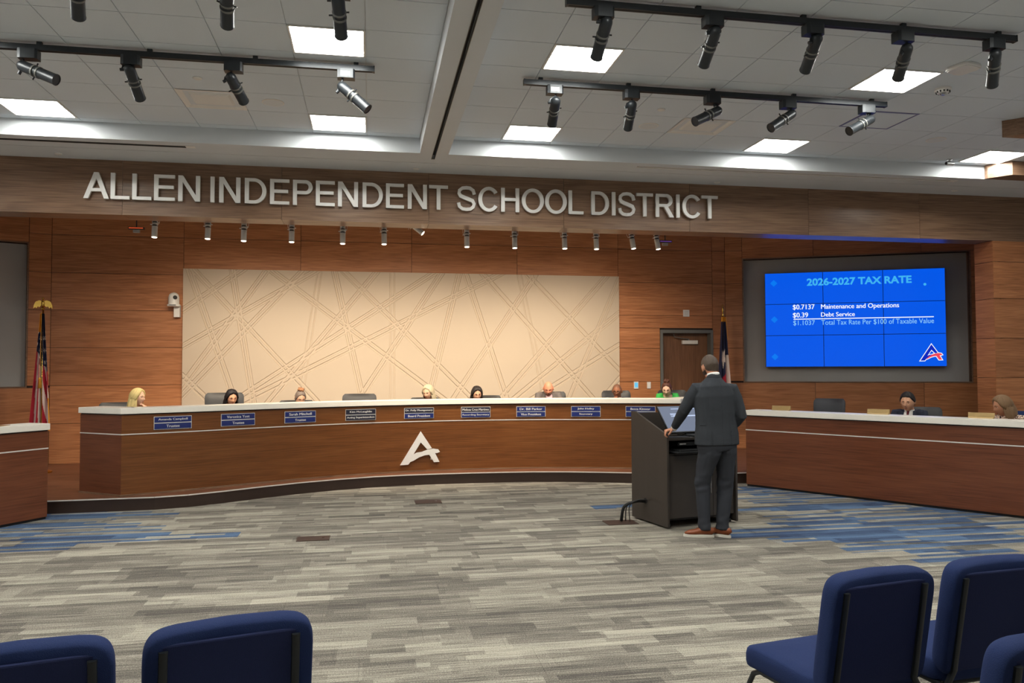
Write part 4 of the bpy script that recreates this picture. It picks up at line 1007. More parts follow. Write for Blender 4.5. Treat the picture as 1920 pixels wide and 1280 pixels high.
# ================================================================== chairs
def make_task_chair(name, label, leather, loc, rz, H=1.12, W=.54, grp=None):
    t = thing(name, label, 'chair', loc, rz, grp)       # faces local -Y
    o = MB()
    def panel(w0, w1, z0, z1, y0, y1, th, bow=.05, nz=22, nx=16, rc=.09):
        vv, ff = [], []
        for s_ in (0, 1):
            for i in range(nz+1):
                v = i/nz; z = z0+(z1-z0)*v; w_ = w0+(w1-w0)*v
                e = min(1, (1-v)*(z1-z0)/rc); w_ *= (1-.16*(1-math.sqrt(max(0, 1-(1-e)**2))))
                for j in range(nx+1):
                    u = j/nx*2-1; y = y0+(y1-y0)*v-bow*u*u
                    ed = (1-abs(u)**6)*(1-(2*v-1)**8)
                    y += (th*.5*ed+.012)*(1 if s_ else -1); vv.append((u*w_/2, y, z))
        n = (nz+1)*(nx+1)
        for s_ in (0, 1):
            for i in range(nz):
                for j in range(nx):
                    a = s_*n+i*(nx+1)+j; f = (a, a+1, a+nx+2, a+nx+1); ff.append(f if not s_ else f[::-1])
        for j in range(nx): ff += [(j+1, j, n+j, n+j+1), (nz*(nx+1)+j, nz*(nx+1)+j+1, n+nz*(nx+1)+j+1, n+nz*(nx+1)+j)]
        for i in range(nz): a = i*(nx+1); ff += [(a, a+nx+1, n+a+nx+1, n+a), (a+nx+nx+1, a+nx, n+a+nx, n+a+nx+nx+1)]
        return vv, ff
    vv, ff = panel(W*.9, W, .50, H, .22, .36, .07); MB().add(vv, ff).build('backrest', leather, t, True, auto=True)
    MB().prism([(math.copysign(abs(math.cos(a))**.4, math.cos(a))*.26, math.copysign(abs(math.sin(a))**.4, math.sin(a))*.25) for a in [2*PI*i/24 for i in range(24)]], .42, .51).build('seat', leather, t, True, .03)
    for s_ in (-1, 1): MB().tube([(s_*.27, .15, .44), (s_*.30, .15, .55), (s_*.30, .12, .66), (s_*.30, -.15, .67)], [(.02, .015)]*3+[(.03, .014)], 8).build('armrest', M_['blackp'], t, True)
    MB().tube([(0, .0, .12), (0, 0, .42)], .028, 10).build('gas_column', M_['black'], t)
    MB().tube([(0, .1, .42), (0, .25, .44), (0, .29, .60)], (.04, .012), 8).build('back_support', M_['black'], t)
    for k in range(5):
        a = 2*PI*k/5+.3; c, q = math.cos(a), math.sin(a)
        l_ = MB().tube([(0, 0, .12), (c*.28, q*.28, .085)], [(.028, .02), (.018, .014)], 8).build('star_leg', M_['black'], t)
        MB().tube([(c*.28-q*.02, q*.28+c*.02, .03), (c*.28+q*.02, q*.28-c*.02, .03)], .03, 12).tube([(c*.28, q*.28, .03), (c*.28, q*.28, .088)], .008, 6).build('caster', M_['blackp'], l_)
    return t
def face_cam(x, y): return math.atan2(y, x)-PI/2
LE = M_['leather']
def chair_px(px, ytop, Y, z0, lab, H, W=.54, turn=0, grp='grey leather chairs behind the dais', nm='leather_chair', le=None):
    p = onY(px, ytop, Y); rz = -math.atan2(p.x-.7, 12)*.0+turn
    c = make_task_chair(nm, lab, le or LE, (p.x+.30*math.sin(rz), Y-.30*math.cos(rz), z0), rz, H, W, grp)
    return c
zt_ = lambda px, py, Y, z0: onY(px, py, Y).z-z0
chair_px(222, 754, 11.75, .15, 'grey leather chair behind the blonde woman, only a corner showing', zt_(222, 754, 11.75, .15)+.0, .5, .3)
chair_px(421, 736, 12.2, .15, 'tall grey leather chair behind the woman with black hair', zt_(421, 736, 12.2, .15), .56, .15)
chair_px(556, 750, 12.45, .15, 'low grey leather chair behind the woman with a hair bun', zt_(556, 750, 12.45, .15), .54, .1)
chair_px(674, 738, 12.55, .15, 'empty grey leather chair above the Acting Superintendent nameplate', zt_(674, 738, 12.55, .15), .54, 0)
chair_px(797, 745, 12.7, .15, 'grey leather chair behind the woman with grey blonde hair', zt_(797, 745, 12.7, .15), .50, 0)
chair_px(912, 741, 12.7, .15, 'grey leather chair behind the woman with shoulder-length dark hair', zt_(912, 741, 12.7, .15), .50, 0)
chair_px(1036, 734, 12.75, .15, 'grey leather chair behind the bald man in a grey suit', zt_(1036, 734, 12.75, .15), .46, 0)
chair_px(1155, 732, 12.6, .15, 'grey leather chair behind the man in dark glasses', zt_(1155, 732, 12.6, .15), .50, -.1)
chair_px(1260, 731, 12.4, .15, 'grey leather chair behind the woman in green', zt_(1260, 731, 12.4, .15), .50, -.1)
LB = mat('black_leather', lin((34, 34, 42)), .5, var=.1, scale=50, bump=.2)
chair_px(1555, 747, 10.3, 0, 'empty black chair behind the right desk', zt_(1555, 747, 10.3, 0), .44, -.75, 'chairs behind the right desk', 'black_chair', LB)
chair_px(1734, 763, 9.35, 0, 'dark grey leather chair behind the man in the navy suit', zt_(1734, 763, 9.35, 0), .42, -.6, 'chairs behind the right desk', 'leather_chair')
chair_px(1935, 771, 8.35, 0, 'navy blue chair at the right edge behind the woman with brown hair', zt_(1935, 771, 8.35, 0), .40, -.9, 'chairs behind the right desk', 'blue_chair', M_['blue'])

def make_stack_chair():
    """blue upholstered chair facing local +Y, its back post line on x, origin on the floor under the back"""
    t = thing('blue_chair', None, 'chair')
    def cushion(name, w_, l_, th, M, bow=0, rcorner=.06, mt_='blue', fall=0, ex=.24):
        n = 26; nx = 10; vv, ff = [], []
        # superellipse slab with domed faces
        N1 = 48; prof = [(-1, .80), (-.8, .93), (-.35, 1.0), (.35, 1.0), (.8, .93), (1, .80)]
        for k, (zz, sc_) in enumerate(prof):
            for j in range(N1):
                a = 2*PI*j/N1; c = math.copysign(abs(math.cos(a))**ex, math.cos(a)); q = math.copysign(abs(math.sin(a))**ex, math.sin(a))
                rim = 1-(1-sc_)*.22
                vv.append((c*w_/2*rim, q*l_/2*rim, zz*th/2))
        m_ = len(vv)
        for k in range(len(prof)-1):
            for j in range(N1): a = k*N1+j; b = k*N1+(j+1) % N1; ff.append((a, b, b+N1, a+N1))
        for side_, k in ((-1, 0), (1, len(prof)-1)):
            prev = [k*N1+j for j in range(N1)]
            for s2 in (.75, .45, .15):
                row = []
                for j in range(N1):
                    v = vv[k*N1+j]; row.append(len(vv)); vv.append((v[0]*s2, v[1]*s2, side_*th/2*(1+.22*(1-s2*s2))))
                for j in range(N1):
                    f = (prev[j], prev[(j+1) % N1], row[(j+1) % N1], row[j]); ff.append(f if side_ > 0 else f[::-1])
                prev = row
            ff.append(tuple(prev) if side_ > 0 else tuple(reversed(prev)))
        out = []
        for x, y, z in vv:
            z2 = z-bow*(x/(w_/2))**2; z2 -= fall*max(0, y/(l_/2)-.55)**2
            out.append(M @ Vector((x, y, z2)))
        return MB().add(out, ff).build(name, M_[mt_], t, True, auto=False)
    # seat: width .5 depth .46
    cushion('seat', .50, .47, .085, Matrix.Translation((0, .27, .445)), fall=.10)
    tilt = math.radians(10)
    Mb = Matrix.Translation((0, .045, .66)) @ Matrix.Rotation(tilt, 4, 'X') @ Matrix.Rotation(PI/2, 4, 'X')
    cushion('backrest', .49, .46, .075, Mb, bow=-.03)
    Mp = Matrix.Translation((0, -.004, .655)) @ Matrix.Rotation(tilt, 4, 'X')
    MB().box(-.20, .20, -.008, .006, -.21, .195, 0, Mp).build('back_panel', M_['bluedk'], t, bevel=.006)
    for s_ in (-1, 1):
        top_ = Mp @ Vector((s_*.188, -.010, .18)); 
        MB().tube([top_, Mp @ Vector((s_*.192, -.012, -.2)), (s_*.225, .02, .40), (s_*.235, -.06, .01)], (.013, .011), 10, sq=3).build('leg', M_['black'], t, True, auto=True)
        MB().tube([(s_*.225, .05, .395), (s_*.225, .40, .395), (s_*.228, .44, .375), (s_*.235, .46, .33), (s_*.24, .47, .01)], .0115, 10).build('leg', M_['black'], t, True)
        MB().tube([(s_*.225, .30, .395), (s_*.225, .30, .35)], .006, 6).build('clip', M_['black'], t)
    for y_ in (.06, .38): MB().tube([(-.225, y_, .39), (.225, y_, .39)], .010, 8).build('cross_tube', M_['black'], t)
    o = MB()
    for x, y in ((-.235, -.06), (.235, -.06), (-.24, .47), (.24, .47)): o.lathe([(.015, 0), (.015, .012)], 8, 0, Matrix.Translation((x, y, 0)))
    o.build('foot_cap', M_['blackp'], t)
    return t
sc0 = make_stack_chair()
def place_sc(c, x, y, deg, lab):
    # the back top centre stands ~.045 behind the origin
    c.location = (x, y, 0); c.rotation_euler = (0, 0, math.radians(deg)); c['label'] = lab; c['group'] = 'blue chairs in the front row'
place_sc(sc0, -.42, 2.52, 14.5, 'blue upholstered chair at the lower left, second from the left edge')
place_sc(copy_tree(sc0), -.965, 2.40, 13, 'blue upholstered chair in the lower left corner')
place_sc(copy_tree(sc0), 1.875, 2.66, 10, 'blue upholstered chair at the lower right showing its seat')
place_sc(copy_tree(sc0), 2.45, 2.74, 6, 'blue upholstered chair cut by the right edge of the photo')
place_sc(copy_tree(sc0), 1.93, 1.93, 3, 'blue chair back peeking in at the lower right corner')

# ================================================================== podium
PR = math.atan2(.188, .862)
pd = thing('podium', 'charcoal laminate lectern cart with slanted sides behind which the standing man leans', 'podium', (2.975, 7.554, 0), PR)
PW, PD_ = .882, .69
def side_panel(x0, x1): 
    poly = [(0, .02), (PD_, .02), (PD_, 1.17), (PD_-.08, 1.17), (.02, .965), (0, .95)]
    vv = [(x0, y, z) for y, z in poly]+[(x1, y, z) for y, z in poly]; n = 6
    return MB().add(vv, [tuple(range(n-1, -1, -1)), tuple(range(n, 2*n))]+[(i, (i+1) % n, (i+1) % n+n, i+n) for i in range(n)])
side_panel(0, .025).build('side_panel', M_['podium'], pd, bevel=.002); side_panel(PW-.025, PW).build('side_panel', M_['podium'], pd, bevel=.002)
MB().box(.025, PW-.025, PD_-.03, PD_-.01, .06, 1.15).build('front_panel', M_['podium'], pd)
MB().box(.03, .586, .03, .05, .10, .74).build('door', M_['podium'], pd, bevel=.001); MB().box(.590, PW-.03, .03, .05, .10, .74).build('door', M_['podium'], pd, bevel=.001)
for dn, s_ in (('door', -1), ('door', 1)):
    x = .588+s_*.043
    MB().tube([(x, .03, .33), (x, .005, .335), (x, .005, .565), (x, .03, .57)], .006, 8).build('door_handle', M_['chrome'], pd, True)
MB().box(.025, PW-.025, .0, PD_-.03, .90, .925).build('desktop', M_['podium'], pd, bevel=.002)
MB().box(.025, PW-.025, .05, PD_-.03, .74, .76).build('shelf', M_['podium'], pd)
MB().box(.04, PW-.04, .06, PD_-.05, .075, .10).build('bottom_board', M_['dark'], pd)
MB().box(.07, PW-.10, -.10, .30, .775, .79).build('pull_out_tray', M_['blackp'], pd, bevel=.003)
MB().box(.12, .55, -.06, .10, .79, .805).build('keyboard', M_['blackp'], pd, bevel=.003)
MB().box(.20, PW-.05, .10, .40, .83, .87).build('rack_unit', M_['black'], pd, bevel=.003)
MB().box(.22, .30, .094, .10, .845, .856).build('rack_display', M_['chrome'], pd)
o = MB()
for x in (.06, PW-.06):
    for y in (.08, PD_-.08): o.tube([(x-.012, y, .026), (x+.012, y, .026)], .026, 12).box(x-.01, x+.01, y-.01, y+.01, .03, .076)
o.build('caster', M_['blackp'], pd)
MB().box(.03, .30, .02, .13, .926, .932).build('cable_cover', M_['blackp'], pd)
# monitor on the podium: lying back, facing the speaker
mt = thing('monitor', 'tilted computer monitor showing the slide on the podium', 'monitor', (pd.matrix_world @ Vector((0, 0, 0))))
mt.location = (2.975, 7.554, 0); mt.rotation_euler = (0, 0, PR)
al = math.radians(48)
Mm = Matrix.Translation((.44, .16, .965)) @ Matrix.Rotation(-(PI/2-al), 4, 'X')
MB().box(-.30, .30, 0, .022, 0, .36, 0, Mm).build('housing', M_['blackp'], mt, bevel=.003)
MB().box(-.29, .29, -.0015, 0, .014, .35, 0, Mm).build('screen', M_['monitor'], mt)
lines = MB()
for (a, b, z) in ((-.14, .16, .315), (-.18, .02, .25), (-.18, -.06, .235), (-.18, .2, .215), (-.15, .22, .222)): lines.box(a, b, -.0025, -.0015, z-.004, z+.004, 0, Mm)
lines.build('screen_text', M_['monline'], mt)
MB().box(-.08, .08, .02, .05, -.04, .1, 0, Mm).box(-.12, .12, -.02, .12, -.04, -.03, 0, Matrix.Translation((.44, .16, .966))).build('stand', M_['blackp'], mt)
tag(MB().box(-.14, .14, -.10, .10, 0, .018).build('notebook', M_['blackp'], None, bevel=.003), 'dark closed laptop lying on the podium desktop', 'laptop')
bpy.data.objects['notebook'].location = pd.location+Matrix.Rotation(PR, 3, 'Z') @ Vector((.48, .12, .926)); bpy.data.objects['notebook'].rotation_euler = (0, 0, PR+.1)
for k in range(3):
    pts = [onY(1201, 945+k*1.5, 7.93), onY(1186, 948+k, 7.95), onY(1172, 958+k*2, 7.96), onY(1164+k*7, 975, 7.98)]
    pts[-1] = onZ(1165+k*8, 976, .012); pts[0] = pd.location+Matrix.Rotation(PR, 3, 'Z') @ Vector((-.005, .42-k*.02, .22+.01*k))
    pts[1] = pts[0]+Vector((-.10, -.02, .01)); pts[2] = pts[1].lerp(pts[3], .5)+Vector((-.05, 0, .05))
    cc_ = smooth_pts([tuple(q) for q in pts], 6)
    tag(MB().tube(cc_, (.016, .006, .005)[k], 8).build('power_cable', M_['blackp'], None, True), ['thick black cable looping from the podium to the floor box', 'thin black cable beside the thick one at the podium', 'thinnest black cable from the podium to the floor box'][k], 'cable', 'cables beside the podium')
MB().lathe([(.03, 0), (.03, .004)], 16, 0, Matrix.Translation((-.002, .41, .23)) @ Matrix.Rotation(-PI/2, 4, 'Y')).build('cable_port', M_['gap'], pd)

# ================================================================== people
def remeshed(mb, name, mats, parent, vox, smooth=4, disp=None):
    me = mb.mesh(name, mats); 
    bm = bmesh.new(); bm.from_mesh(me); bmesh.ops.recalc_face_normals(bm, faces=bm.faces); bm.to_mesh(me); bm.free()
    o = bpy.data.objects.new(name, me); COL.objects.link(o)
    r = o.modifiers.new('r', 'REMESH'); r.mode = 'VOXEL'; r.voxel_size = vox
    s_ = o.modifiers.new('s', 'SMOOTH'); s_.factor = .5; s_.iterations = smooth
    dg = bpy.context.evaluated_depsgraph_get(); m2 = bpy.data.meshes.new_from_object(o.evaluated_get(dg))
    o.modifiers.clear(); o.data = m2; m2.name = name; bpy.data.meshes.remove(me)
    if disp:
        n_ = len(m2.vertices); co = [0.]*(3*n_); nr = [0.]*(3*n_); m2.vertices.foreach_get('co', co); m2.vertices.foreach_get('normal', nr)
        for i in range(n_):
            p = Vector(co[3*i:3*i+3]); d = disp(p)
            co[3*i] += nr[3*i]*d; co[3*i+1] += nr[3*i+1]*d; co[3*i+2] += nr[3*i+2]*d
        m2.vertices.foreach_set('co', co)
    m2.materials.clear()
    for q in (mats if isinstance(mats, (list, tuple)) else [mats]): m2.materials.append(q)
    m2.polygons.foreach_set('use_smooth', [True]*len(m2.polygons)); m2.update()
    o.parent = parent; return o
def head_pt(x, y, z):
    """unit direction -> head surface, metres, face along +y"""
    X, Y, Z = x*.076, y*.097, z*.117
    if z < 0:
        X *= 1-.26*(-z)**1.3*(1 if y > -.3 else .5); 
        if y < 0: Y *= 1-.45*min(1, -z*1.2)
        else: Y *= 1+.02*(-z)
    if y > 0:
        f = max(0, y)
        Y += .024*math.exp(-((x/.13)**2+((z+.20)/.13)**2)) + .012*math.exp(-((x/.10)**2+((z+.02)/.2)**2))
        Y -= .010*math.exp(-(((abs(x)-.38)/.17)**2+((z-.07)/.11)**2))
        Y += .005*math.exp(-((z-.24)/.08)**2)*f
        Y += .005*math.exp(-((x/.24)**2+((z+.50)/.05)**2)) - .004*math.exp(-((x/.26)**2+((z+.62)/.05)**2))
        Y += .009*math.exp(-((x/.30)**2+((z+.80)/.13)**2))
    return Vector((X, Y, Z))
def sphere_dirs(nu=40, nv=30):
    for i in range(1, nv):
        th = PI*i/nv
        for j in range(nu):
            a = 2*PI*j/nu; yield math.sin(th)*math.sin(a), math.sin(th)*math.cos(a), math.cos(th)
def add_sphere(mb, fn, M, nu=40, nv=30):
    vv = [M @ fn(*d) for d in sphere_dirs(nu, nv)]; n = len(vv)
    vv += [M @ fn(0, 0, 1), M @ fn(0, 0, -1)]
    ff = [(i*nu+j, (i+1)*nu+j, (i+1)*nu+(j+1) % nu, i*nu+(j+1) % nu) for i in range(nv-2) for j in range(nu)]
    ff += [(n, j, (j+1) % nu) for j in range(nu)]+[(n+1, (nv-2)*nu+(j+1) % nu, (nv-2)*nu+j) for j in range(nu)]
    mb.add(vv, ff)
def head_frame(c, yaw, pitch, roll=0, s=1.0):
    """yaw 0 faces world -Y; positive pitch bows the head"""
    return Matrix.Translation(c) @ Matrix.Rotation(PI+yaw, 4, 'Z') @ Matrix.Rotation(-pitch, 4, 'X') @ Matrix.Rotation(roll, 4, 'Y') @ Matrix.Diagonal((s, s, s, 1))
def add_head(mb, M):
    add_sphere(mb, head_pt, M)
    for s_ in (-1, 1):
        mb.ball(M @ Vector((s_*.078, -.012, -.006)), (.011, .018, .032), 10, 0, M.to_3x3().to_4x4() @ Matrix.Rotation(s_*-.3, 4, 'Z'))
def hair_thresh(az, style):
    a = abs(az)
    pts = {'short': [(0, .66), (.7, .60), (1.0, .34), (1.35, .05), (1.7, -.25), (2.2, -.52), (3.15, -.60)],
           'long': [(0, .80), (.5, .62), (.95, .15), (1.2, -.3), (1.7, -.5), (3.15, -.6)],
           'swept': [(0, .72), (.7, .55), (1.0, .12), (1.3, -.3), (1.7, -.5), (3.15, -.6)],
           'bald': [(0, 3), (3.15, 3)]}[style]
    for (a0, v0), (a1, v1) in zip(pts[:-1], pts[1:]):
        if a <= a1: return v0+(v1-v0)*(a-a0)/(a1-a0)
    return pts[-1][1]
def add_hair_cap(M, style, th, name, mt_, parent, rough=.004, seed=0):
    def fn(x, y, z):
        p = head_pt(x, y, z); az = math.atan2(x, y); t_ = hair_thresh(az, style); n = Vector((x, y, z)).normalized()
        k = max(0, min(1, (z-t_)/.10+.3)); 
        wv = rough*math.sin(az*17+z*9+seed)+rough*.6*math.sin(az*31-z*14+seed)
        return p*(.955)+n*(k*(th+p.length*.045+wv*(1 if z < .9 else .2))) - n*(1-k)*.006
    mb = MB(); add_sphere(mb, fn, M, 56, 36)
    return mb.build(name, mt_, parent, True)
def add_curtain(M, name, mt_, parent, az0, az1, ztop, zbot, r0, r1, seed=0, th=.022, taper=.012):
    """lengths of hair falling from the head between two azimuths (measured from the face)"""
    nu, nv = 40, 14; o_, i_ = [], []
    for iv in range(nv+1):
        v = iv/nv; z = ztop+(zbot-ztop)*v
        for ju in range(nu+1):
            u = ju/nu; a = az0+(az1-az0)*u
            wv = .004*math.sin(u*57+seed)+.003*math.sin(u*23+v*3)
            r_ = r0+(r1-r0)*v+.012*math.sin(v*PI)+wv; rin = r_-th*(1-.4*v)
            sx_, sy_ = 1.0, 1.12
            ee = min(1, min(u, 1-u)*8)*.4+.6
            zz = z - .018*math.sin(u*PI*9+seed)*v
            o_.append(M @ Vector((math.sin(a)*r_*sx_*ee**.3, math.cos(a)*r_*sy_*ee**.3-.01, zz))); i_.append(M @ Vector((math.sin(a)*rin*sx_, math.cos(a)*rin*sy_-.01, zz)))
    W_ = nu+1; n = len(o_); ff = []
    for i in range(nv):
        for j in range(nu): a = i*W_+j; ff += [(a, a+1, a+W_+1, a+W_), (n+a+1, n+a, n+a+W_, n+a+W_+1)]
    for j in range(nu): ff += [(j+1, j, n+j, n+j+1), (nv*W_+j, nv*W_+j+1, n+nv*W_+j+1, n+nv*W_+j)]
    for i in range(nv): a = i*W_; ff += [(a, a+W_, n+a+W_, n+a), (a+nu+W_, a+nu, n+a+nu, n+a+nu+W_)]
    return MB().add(o_+i_, ff).build(name, mt_, parent, True)
LIP = mat('lips', lin((168, 92, 84)), .45)
BROW = {}
def face_parts(M, parent, browm, glasses=False, beard=None, lipm=None):
    for s_ in (-1, 1):
        e = head_pt(*Vector((s_*.38, .91, .07)).normalized()); e.y += .000
        MB().ball(M @ (e+Vector((0, -.006, 0))), (.0135, .009, .0075), 12, 0, M.to_3x3().to_4x4()).build('eye', M_['shirt'], parent, True)
        MB().ball(M @ (e+Vector((0, .0015, -.001))), (.0058, .004, .0058), 10, 0, M.to_3x3().to_4x4()).build('iris', M_['eye'], parent, True)
        b = [head_pt(*Vector((s_*q, .9, zz)).normalized())+Vector((0, .002, 0)) for q, zz in ((.20, .235), (.38, .275), (.56, .235))]
        MB().tube([M @ q for q in b], [.0028, .004, .0022], 6).build('eyebrow', browm, parent, True)
    q = [head_pt(*Vector((x, .93, -.50)).normalized())+Vector((0, .0005, 0)) for x in (-.20, -.08, 0, .08, .20)]
    MB().tube([M @ v for v in q], [.002, .0052, .0048, .0052, .002], 8).build('lips', lipm or LIP, parent, True)
    if glasses:
        g = MB()
        for s_ in (-1, 1):
            c = head_pt(*Vector((s_*.38, .91, .06)).normalized())+Vector((0, .012, 0))
            ring = [M @ (c+Vector((math.cos(a)*.026, 0, math.sin(a)*.021))) for a in [2*PI*i/16 for i in range(17)]]; g.tube(ring, .0032, 6)
            g.tube([M @ (c+Vector((s_*.026, 0, .006))), M @ Vector((s_*.080, -.005, .012))], .0025, 6)
        c = head_pt(0, .97, .12)+Vector((0, .008, 0)); g.tube([M @ (c+Vector((-.012, 0, 0))), M @ (c+Vector((.012, 0, 0)))], .003, 6)
        g.build('glasses', M_['blackp'], parent, True)
    if beard:
        def fn(x, y, z):
            p = head_pt(x, y, z); n = Vector((x, y, z)).normalized(); az = abs(math.atan2(x, y))
            k = 1 if (z < -.28 and az < 1.75 and not (z > -.60 and az < .22 and z < -.40)) else 0
            if -.36 > z > -.60 and az < .24 and z < -.42: k = 0
            return p*(1-.03*(1-k)) + n*(.006*k) - n*.004*(1-k)
        mb = MB(); add_sphere(mb, fn, M, 48, 36); mb.build('beard', beard, parent, True)
def add_hand(mb, wrist, dirv, palm_n, side, curl=.5, s=1.0, spread=1.0):
    """palm and five separate fingers; palm_n points out of the palm, side=+1 if the thumb is towards dirv x palm_n"""
    f = Vector(dirv).normalized(); n = Vector(palm_n); n = (n-f*n.dot(f)).normalized(); t_ = f.cross(n)*side
    w_ = Vector(wrist); L_ = .092*s
    mb.tube([w_-f*.03*s, w_, w_+f*.03*s, w_+f*.065*s, w_+f*L_], [(.026*s, .019*s), (.027*s, .018*s), (.036*s, .016*s), (.041*s, .015*s), (.038*s, .012*s)], 14, ref=t_, sq=2.6)
    for k, (off, ln, r_) in enumerate(((.031, .070, .0088), (.0105, .078, .009), (-.0105, .073, .0085), (-.031, .057, .0075))):
        b = w_+f*(L_-.016*s)+t_*off*s; d = (f+t_*off*3.2*spread).normalized(); c = curl*(1+.12*k); pts = [b]; ang = c*.5
        for q, fr in enumerate((.25, .42, .33, .26)):
            dd = (d*math.cos(ang)+n*math.sin(ang)).normalized(); pts.append(pts[-1]+dd*ln*s*fr*1.0); ang += c*(.9 if q else .5)
        mb.tube(pts, [r_*s*1.05, r_*s*1.05, r_*s, r_*s*.93, r_*s*.72], 10)
    b = w_+f*.022*s+t_*.026*s; d1 = (f*.55+t_*.75+n*.25).normalized(); d2 = (f*.85+t_*.30+n*(.3+.3*curl)).normalized()
    mb.tube([b, b+d1*.036*s, b+d1*.036*s+d2*.030*s, b+d1*.036*s+d2*.056*s], [.0135*s, .0115*s, .0105*s, .0075*s], 10)
def seated(lab, px, py, Y, z0, skin, yaw=0., pitch=.4, roll=0., top='navy', topname='jacket', hair=None, hairc=None, female=False, body_yaw=None, lean=.16, chin_hand=None, shirt=None, tie=None,
           glasses=False, beard=None, neck_open=False, s=1.0, desk=.735, drop=.10, bun=False, th=.010, sleeves=True, browc=None):
    c = onY(px, py, Y); yaw = yaw-math.atan2(c.x, c.y); by = (yaw*.3) if body_yaw is None else body_yaw
    f = Vector((math.sin(by), -math.cos(by), 0)); rgt = Vector((f.y, -f.x, 0))*1.0; U_ = Vector((0, 0, 1))
    hf = Vector((math.sin(yaw), -math.cos(yaw), 0))
    neck = c - U_*drop - hf*(.045+.13*math.sin(max(0, pitch))); 
    hip = Vector((neck.x, neck.y, z0+.50))-f*lean
    root = thing('person', lab, 'person', (hip.x, hip.y, z0), 0)
    inv = Matrix.Translation((-hip.x, -hip.y, -z0))
    T = lambda v: inv @ Vector(v)
    sk = skinmat(lab[:14].replace(' ', '_'), skin)
    M = inv @ head_frame(c, yaw, pitch, roll, s*(.96 if female else 1.0))
    w_ = .86 if female else 1.0
    # shoulders, elbows, wrists
    sh = neck-U_*.055
    tor = [hip-U_*.04, hip+U_*.06, hip.lerp(sh, .35), hip.lerp(sh, .62)+f*.01, hip.lerp(sh, .86), sh+U_*.015]
    dz_ = z0+desk
    arms = []
    for s_ in (-1, 1):
        S_ = sh+rgt*(s_*.155*w_)-U_*.01; E_ = sh+rgt*(s_*.235*w_)+f*.12-U_*.26; E_.z = max(E_.z, dz_+.06) if False else E_.z
        Wr = Vector((sh.x, sh.y, 0))+rgt*(s_*.13)+f*.36; Wr.z = dz_+.035
        if chin_hand == s_:
            E_ = Vector((sh.x, sh.y, 0))+rgt*(s_*.17)+f*.26; E_.z = dz_+.06; Wr = c+hf*.065-U_*.20+rgt*(s_*.03)
        arms.append((s_, S_, E_, Wr))
    # body: one continuous surface
    mb = MB(); mb.M = inv
    rt_ = rgt
    mb.tube(tor, [(.17*w_, .12), (.165*w_, .115), (.135*w_, .10), (.155*w_, .11), (.165*w_, .095), (.09*w_, .06)], 20, ref=rt_, sq=2.4)
    mb.tube([sh-U_*.02, neck, neck.lerp(c, .42)+Vector((0, 0, -.0)), c-U_*.045*s], [(.066*w_, .06), (.054*w_, .054), (.052*w_, .055), (.05*w_, .055)], 16, ref=rt_)
    for s_, S_, E_, Wr in arms:
        mb.tube([S_-rgt*s_*.05, S_, S_.lerp(E_, .5), E_, E_.lerp(Wr, .35), Wr], [.05*w_, .056*w_, .046*w_, .040*w_, .040*w_, .026*w_], 12)
        hd = (Wr-E_).normalized()
        if chin_hand == s_: add_hand(mb, Wr, (U_*1.0+hf*.15).normalized(), -hf*1.0+rgt*(-s_*.3), -s_, .9, .95)
        else: add_hand(mb, Wr, Vector((hd.x, hd.y, -.02)), -U_, s_, .35, .95)
        knee = hip+f*.44+rgt*(s_*.12); knee.z = z0+.50; ank = knee+f*.02; ank.z = z0+.08
        mb.tube([hip+rgt*(s_*.09)-U_*.02, hip.lerp(knee, .5)+rgt*(s_*.045), knee, knee.lerp(ank, .35), ank], [.085, .075, .055, .052, .036], 12)
        mb.tube([ank-f*.05-U_*.045, ank+f*.05-U_*.045, ank+f*.15-U_*.055], [(.035, .03), (.042, .03), (.038, .018)], 10, ref=rt_)
    mb.M = None; add_head(mb, M)
    remeshed(mb, 'body', sk, root, .0065, 2)
    # garment
    g = MB(); g.M = inv
    e = .014
    ntop = sh+U_*.035 if not neck_open else sh-U_*.012
    tg = [hip-U_*.05, hip+U_*.06, hip.lerp(sh, .35), hip.lerp(sh, .62)+f*.01, hip.lerp(sh, .86), ntop]
    g.tube(tg, [(.19*w_, .14), (.18*w_, .13), (.152*w_, .118), (.172*w_, .128), (.188*w_, .112), (.086*w_, .072) if not neck_open else (.15*w_, .085)], 22, ref=rt_, sq=2.4)
    for s_, S_, E_, Wr in arms:
        end = E_.lerp(Wr, .9) if sleeves else S_.lerp(E_, .6)
        if sleeves: g.tube([S_-rgt*s_*.06+U_*.005, S_+U_*.004, S_.lerp(E_, .5), E_, E_.lerp(Wr, .35), end], [.055*w_, .068*w_, .060*w_, .054*w_, .051*w_, .038*w_], 12)
        else: g.tube([S_-rgt*s_*.06+U_*.005, S_+U_*.004, end], [.055*w_, .068*w_, .062*w_], 12)
    mt_ = M_[top] if isinstance(top, str) else top
    dsp = (lambda p: .003*noise.noise(p*14)+.0015*noise.noise(p*40))
    remeshed(g, topname, mt_, root, .009, 3, dsp)
    g = MB(); g.M = inv
    for s_ in (-1, 1):
        knee = hip+f*.44+rgt*(s_*.12); knee.z = z0+.50; ank = knee+f*.02; ank.z = z0+.12
        g.tube([hip+rgt*(s_*.09)-U_*.03, hip.lerp(knee, .5)+rgt*(s_*.045), knee, knee.lerp(ank, .35), ank], [.10, .088, .068, .066, .055], 12)
        g.tube([hip-U_*.09, hip+U_*.02], [(.17, .13), (.17, .13)], 14, ref=rt_)
    remeshed(g, 'trousers', M_['trousers'], root, .012, 2)
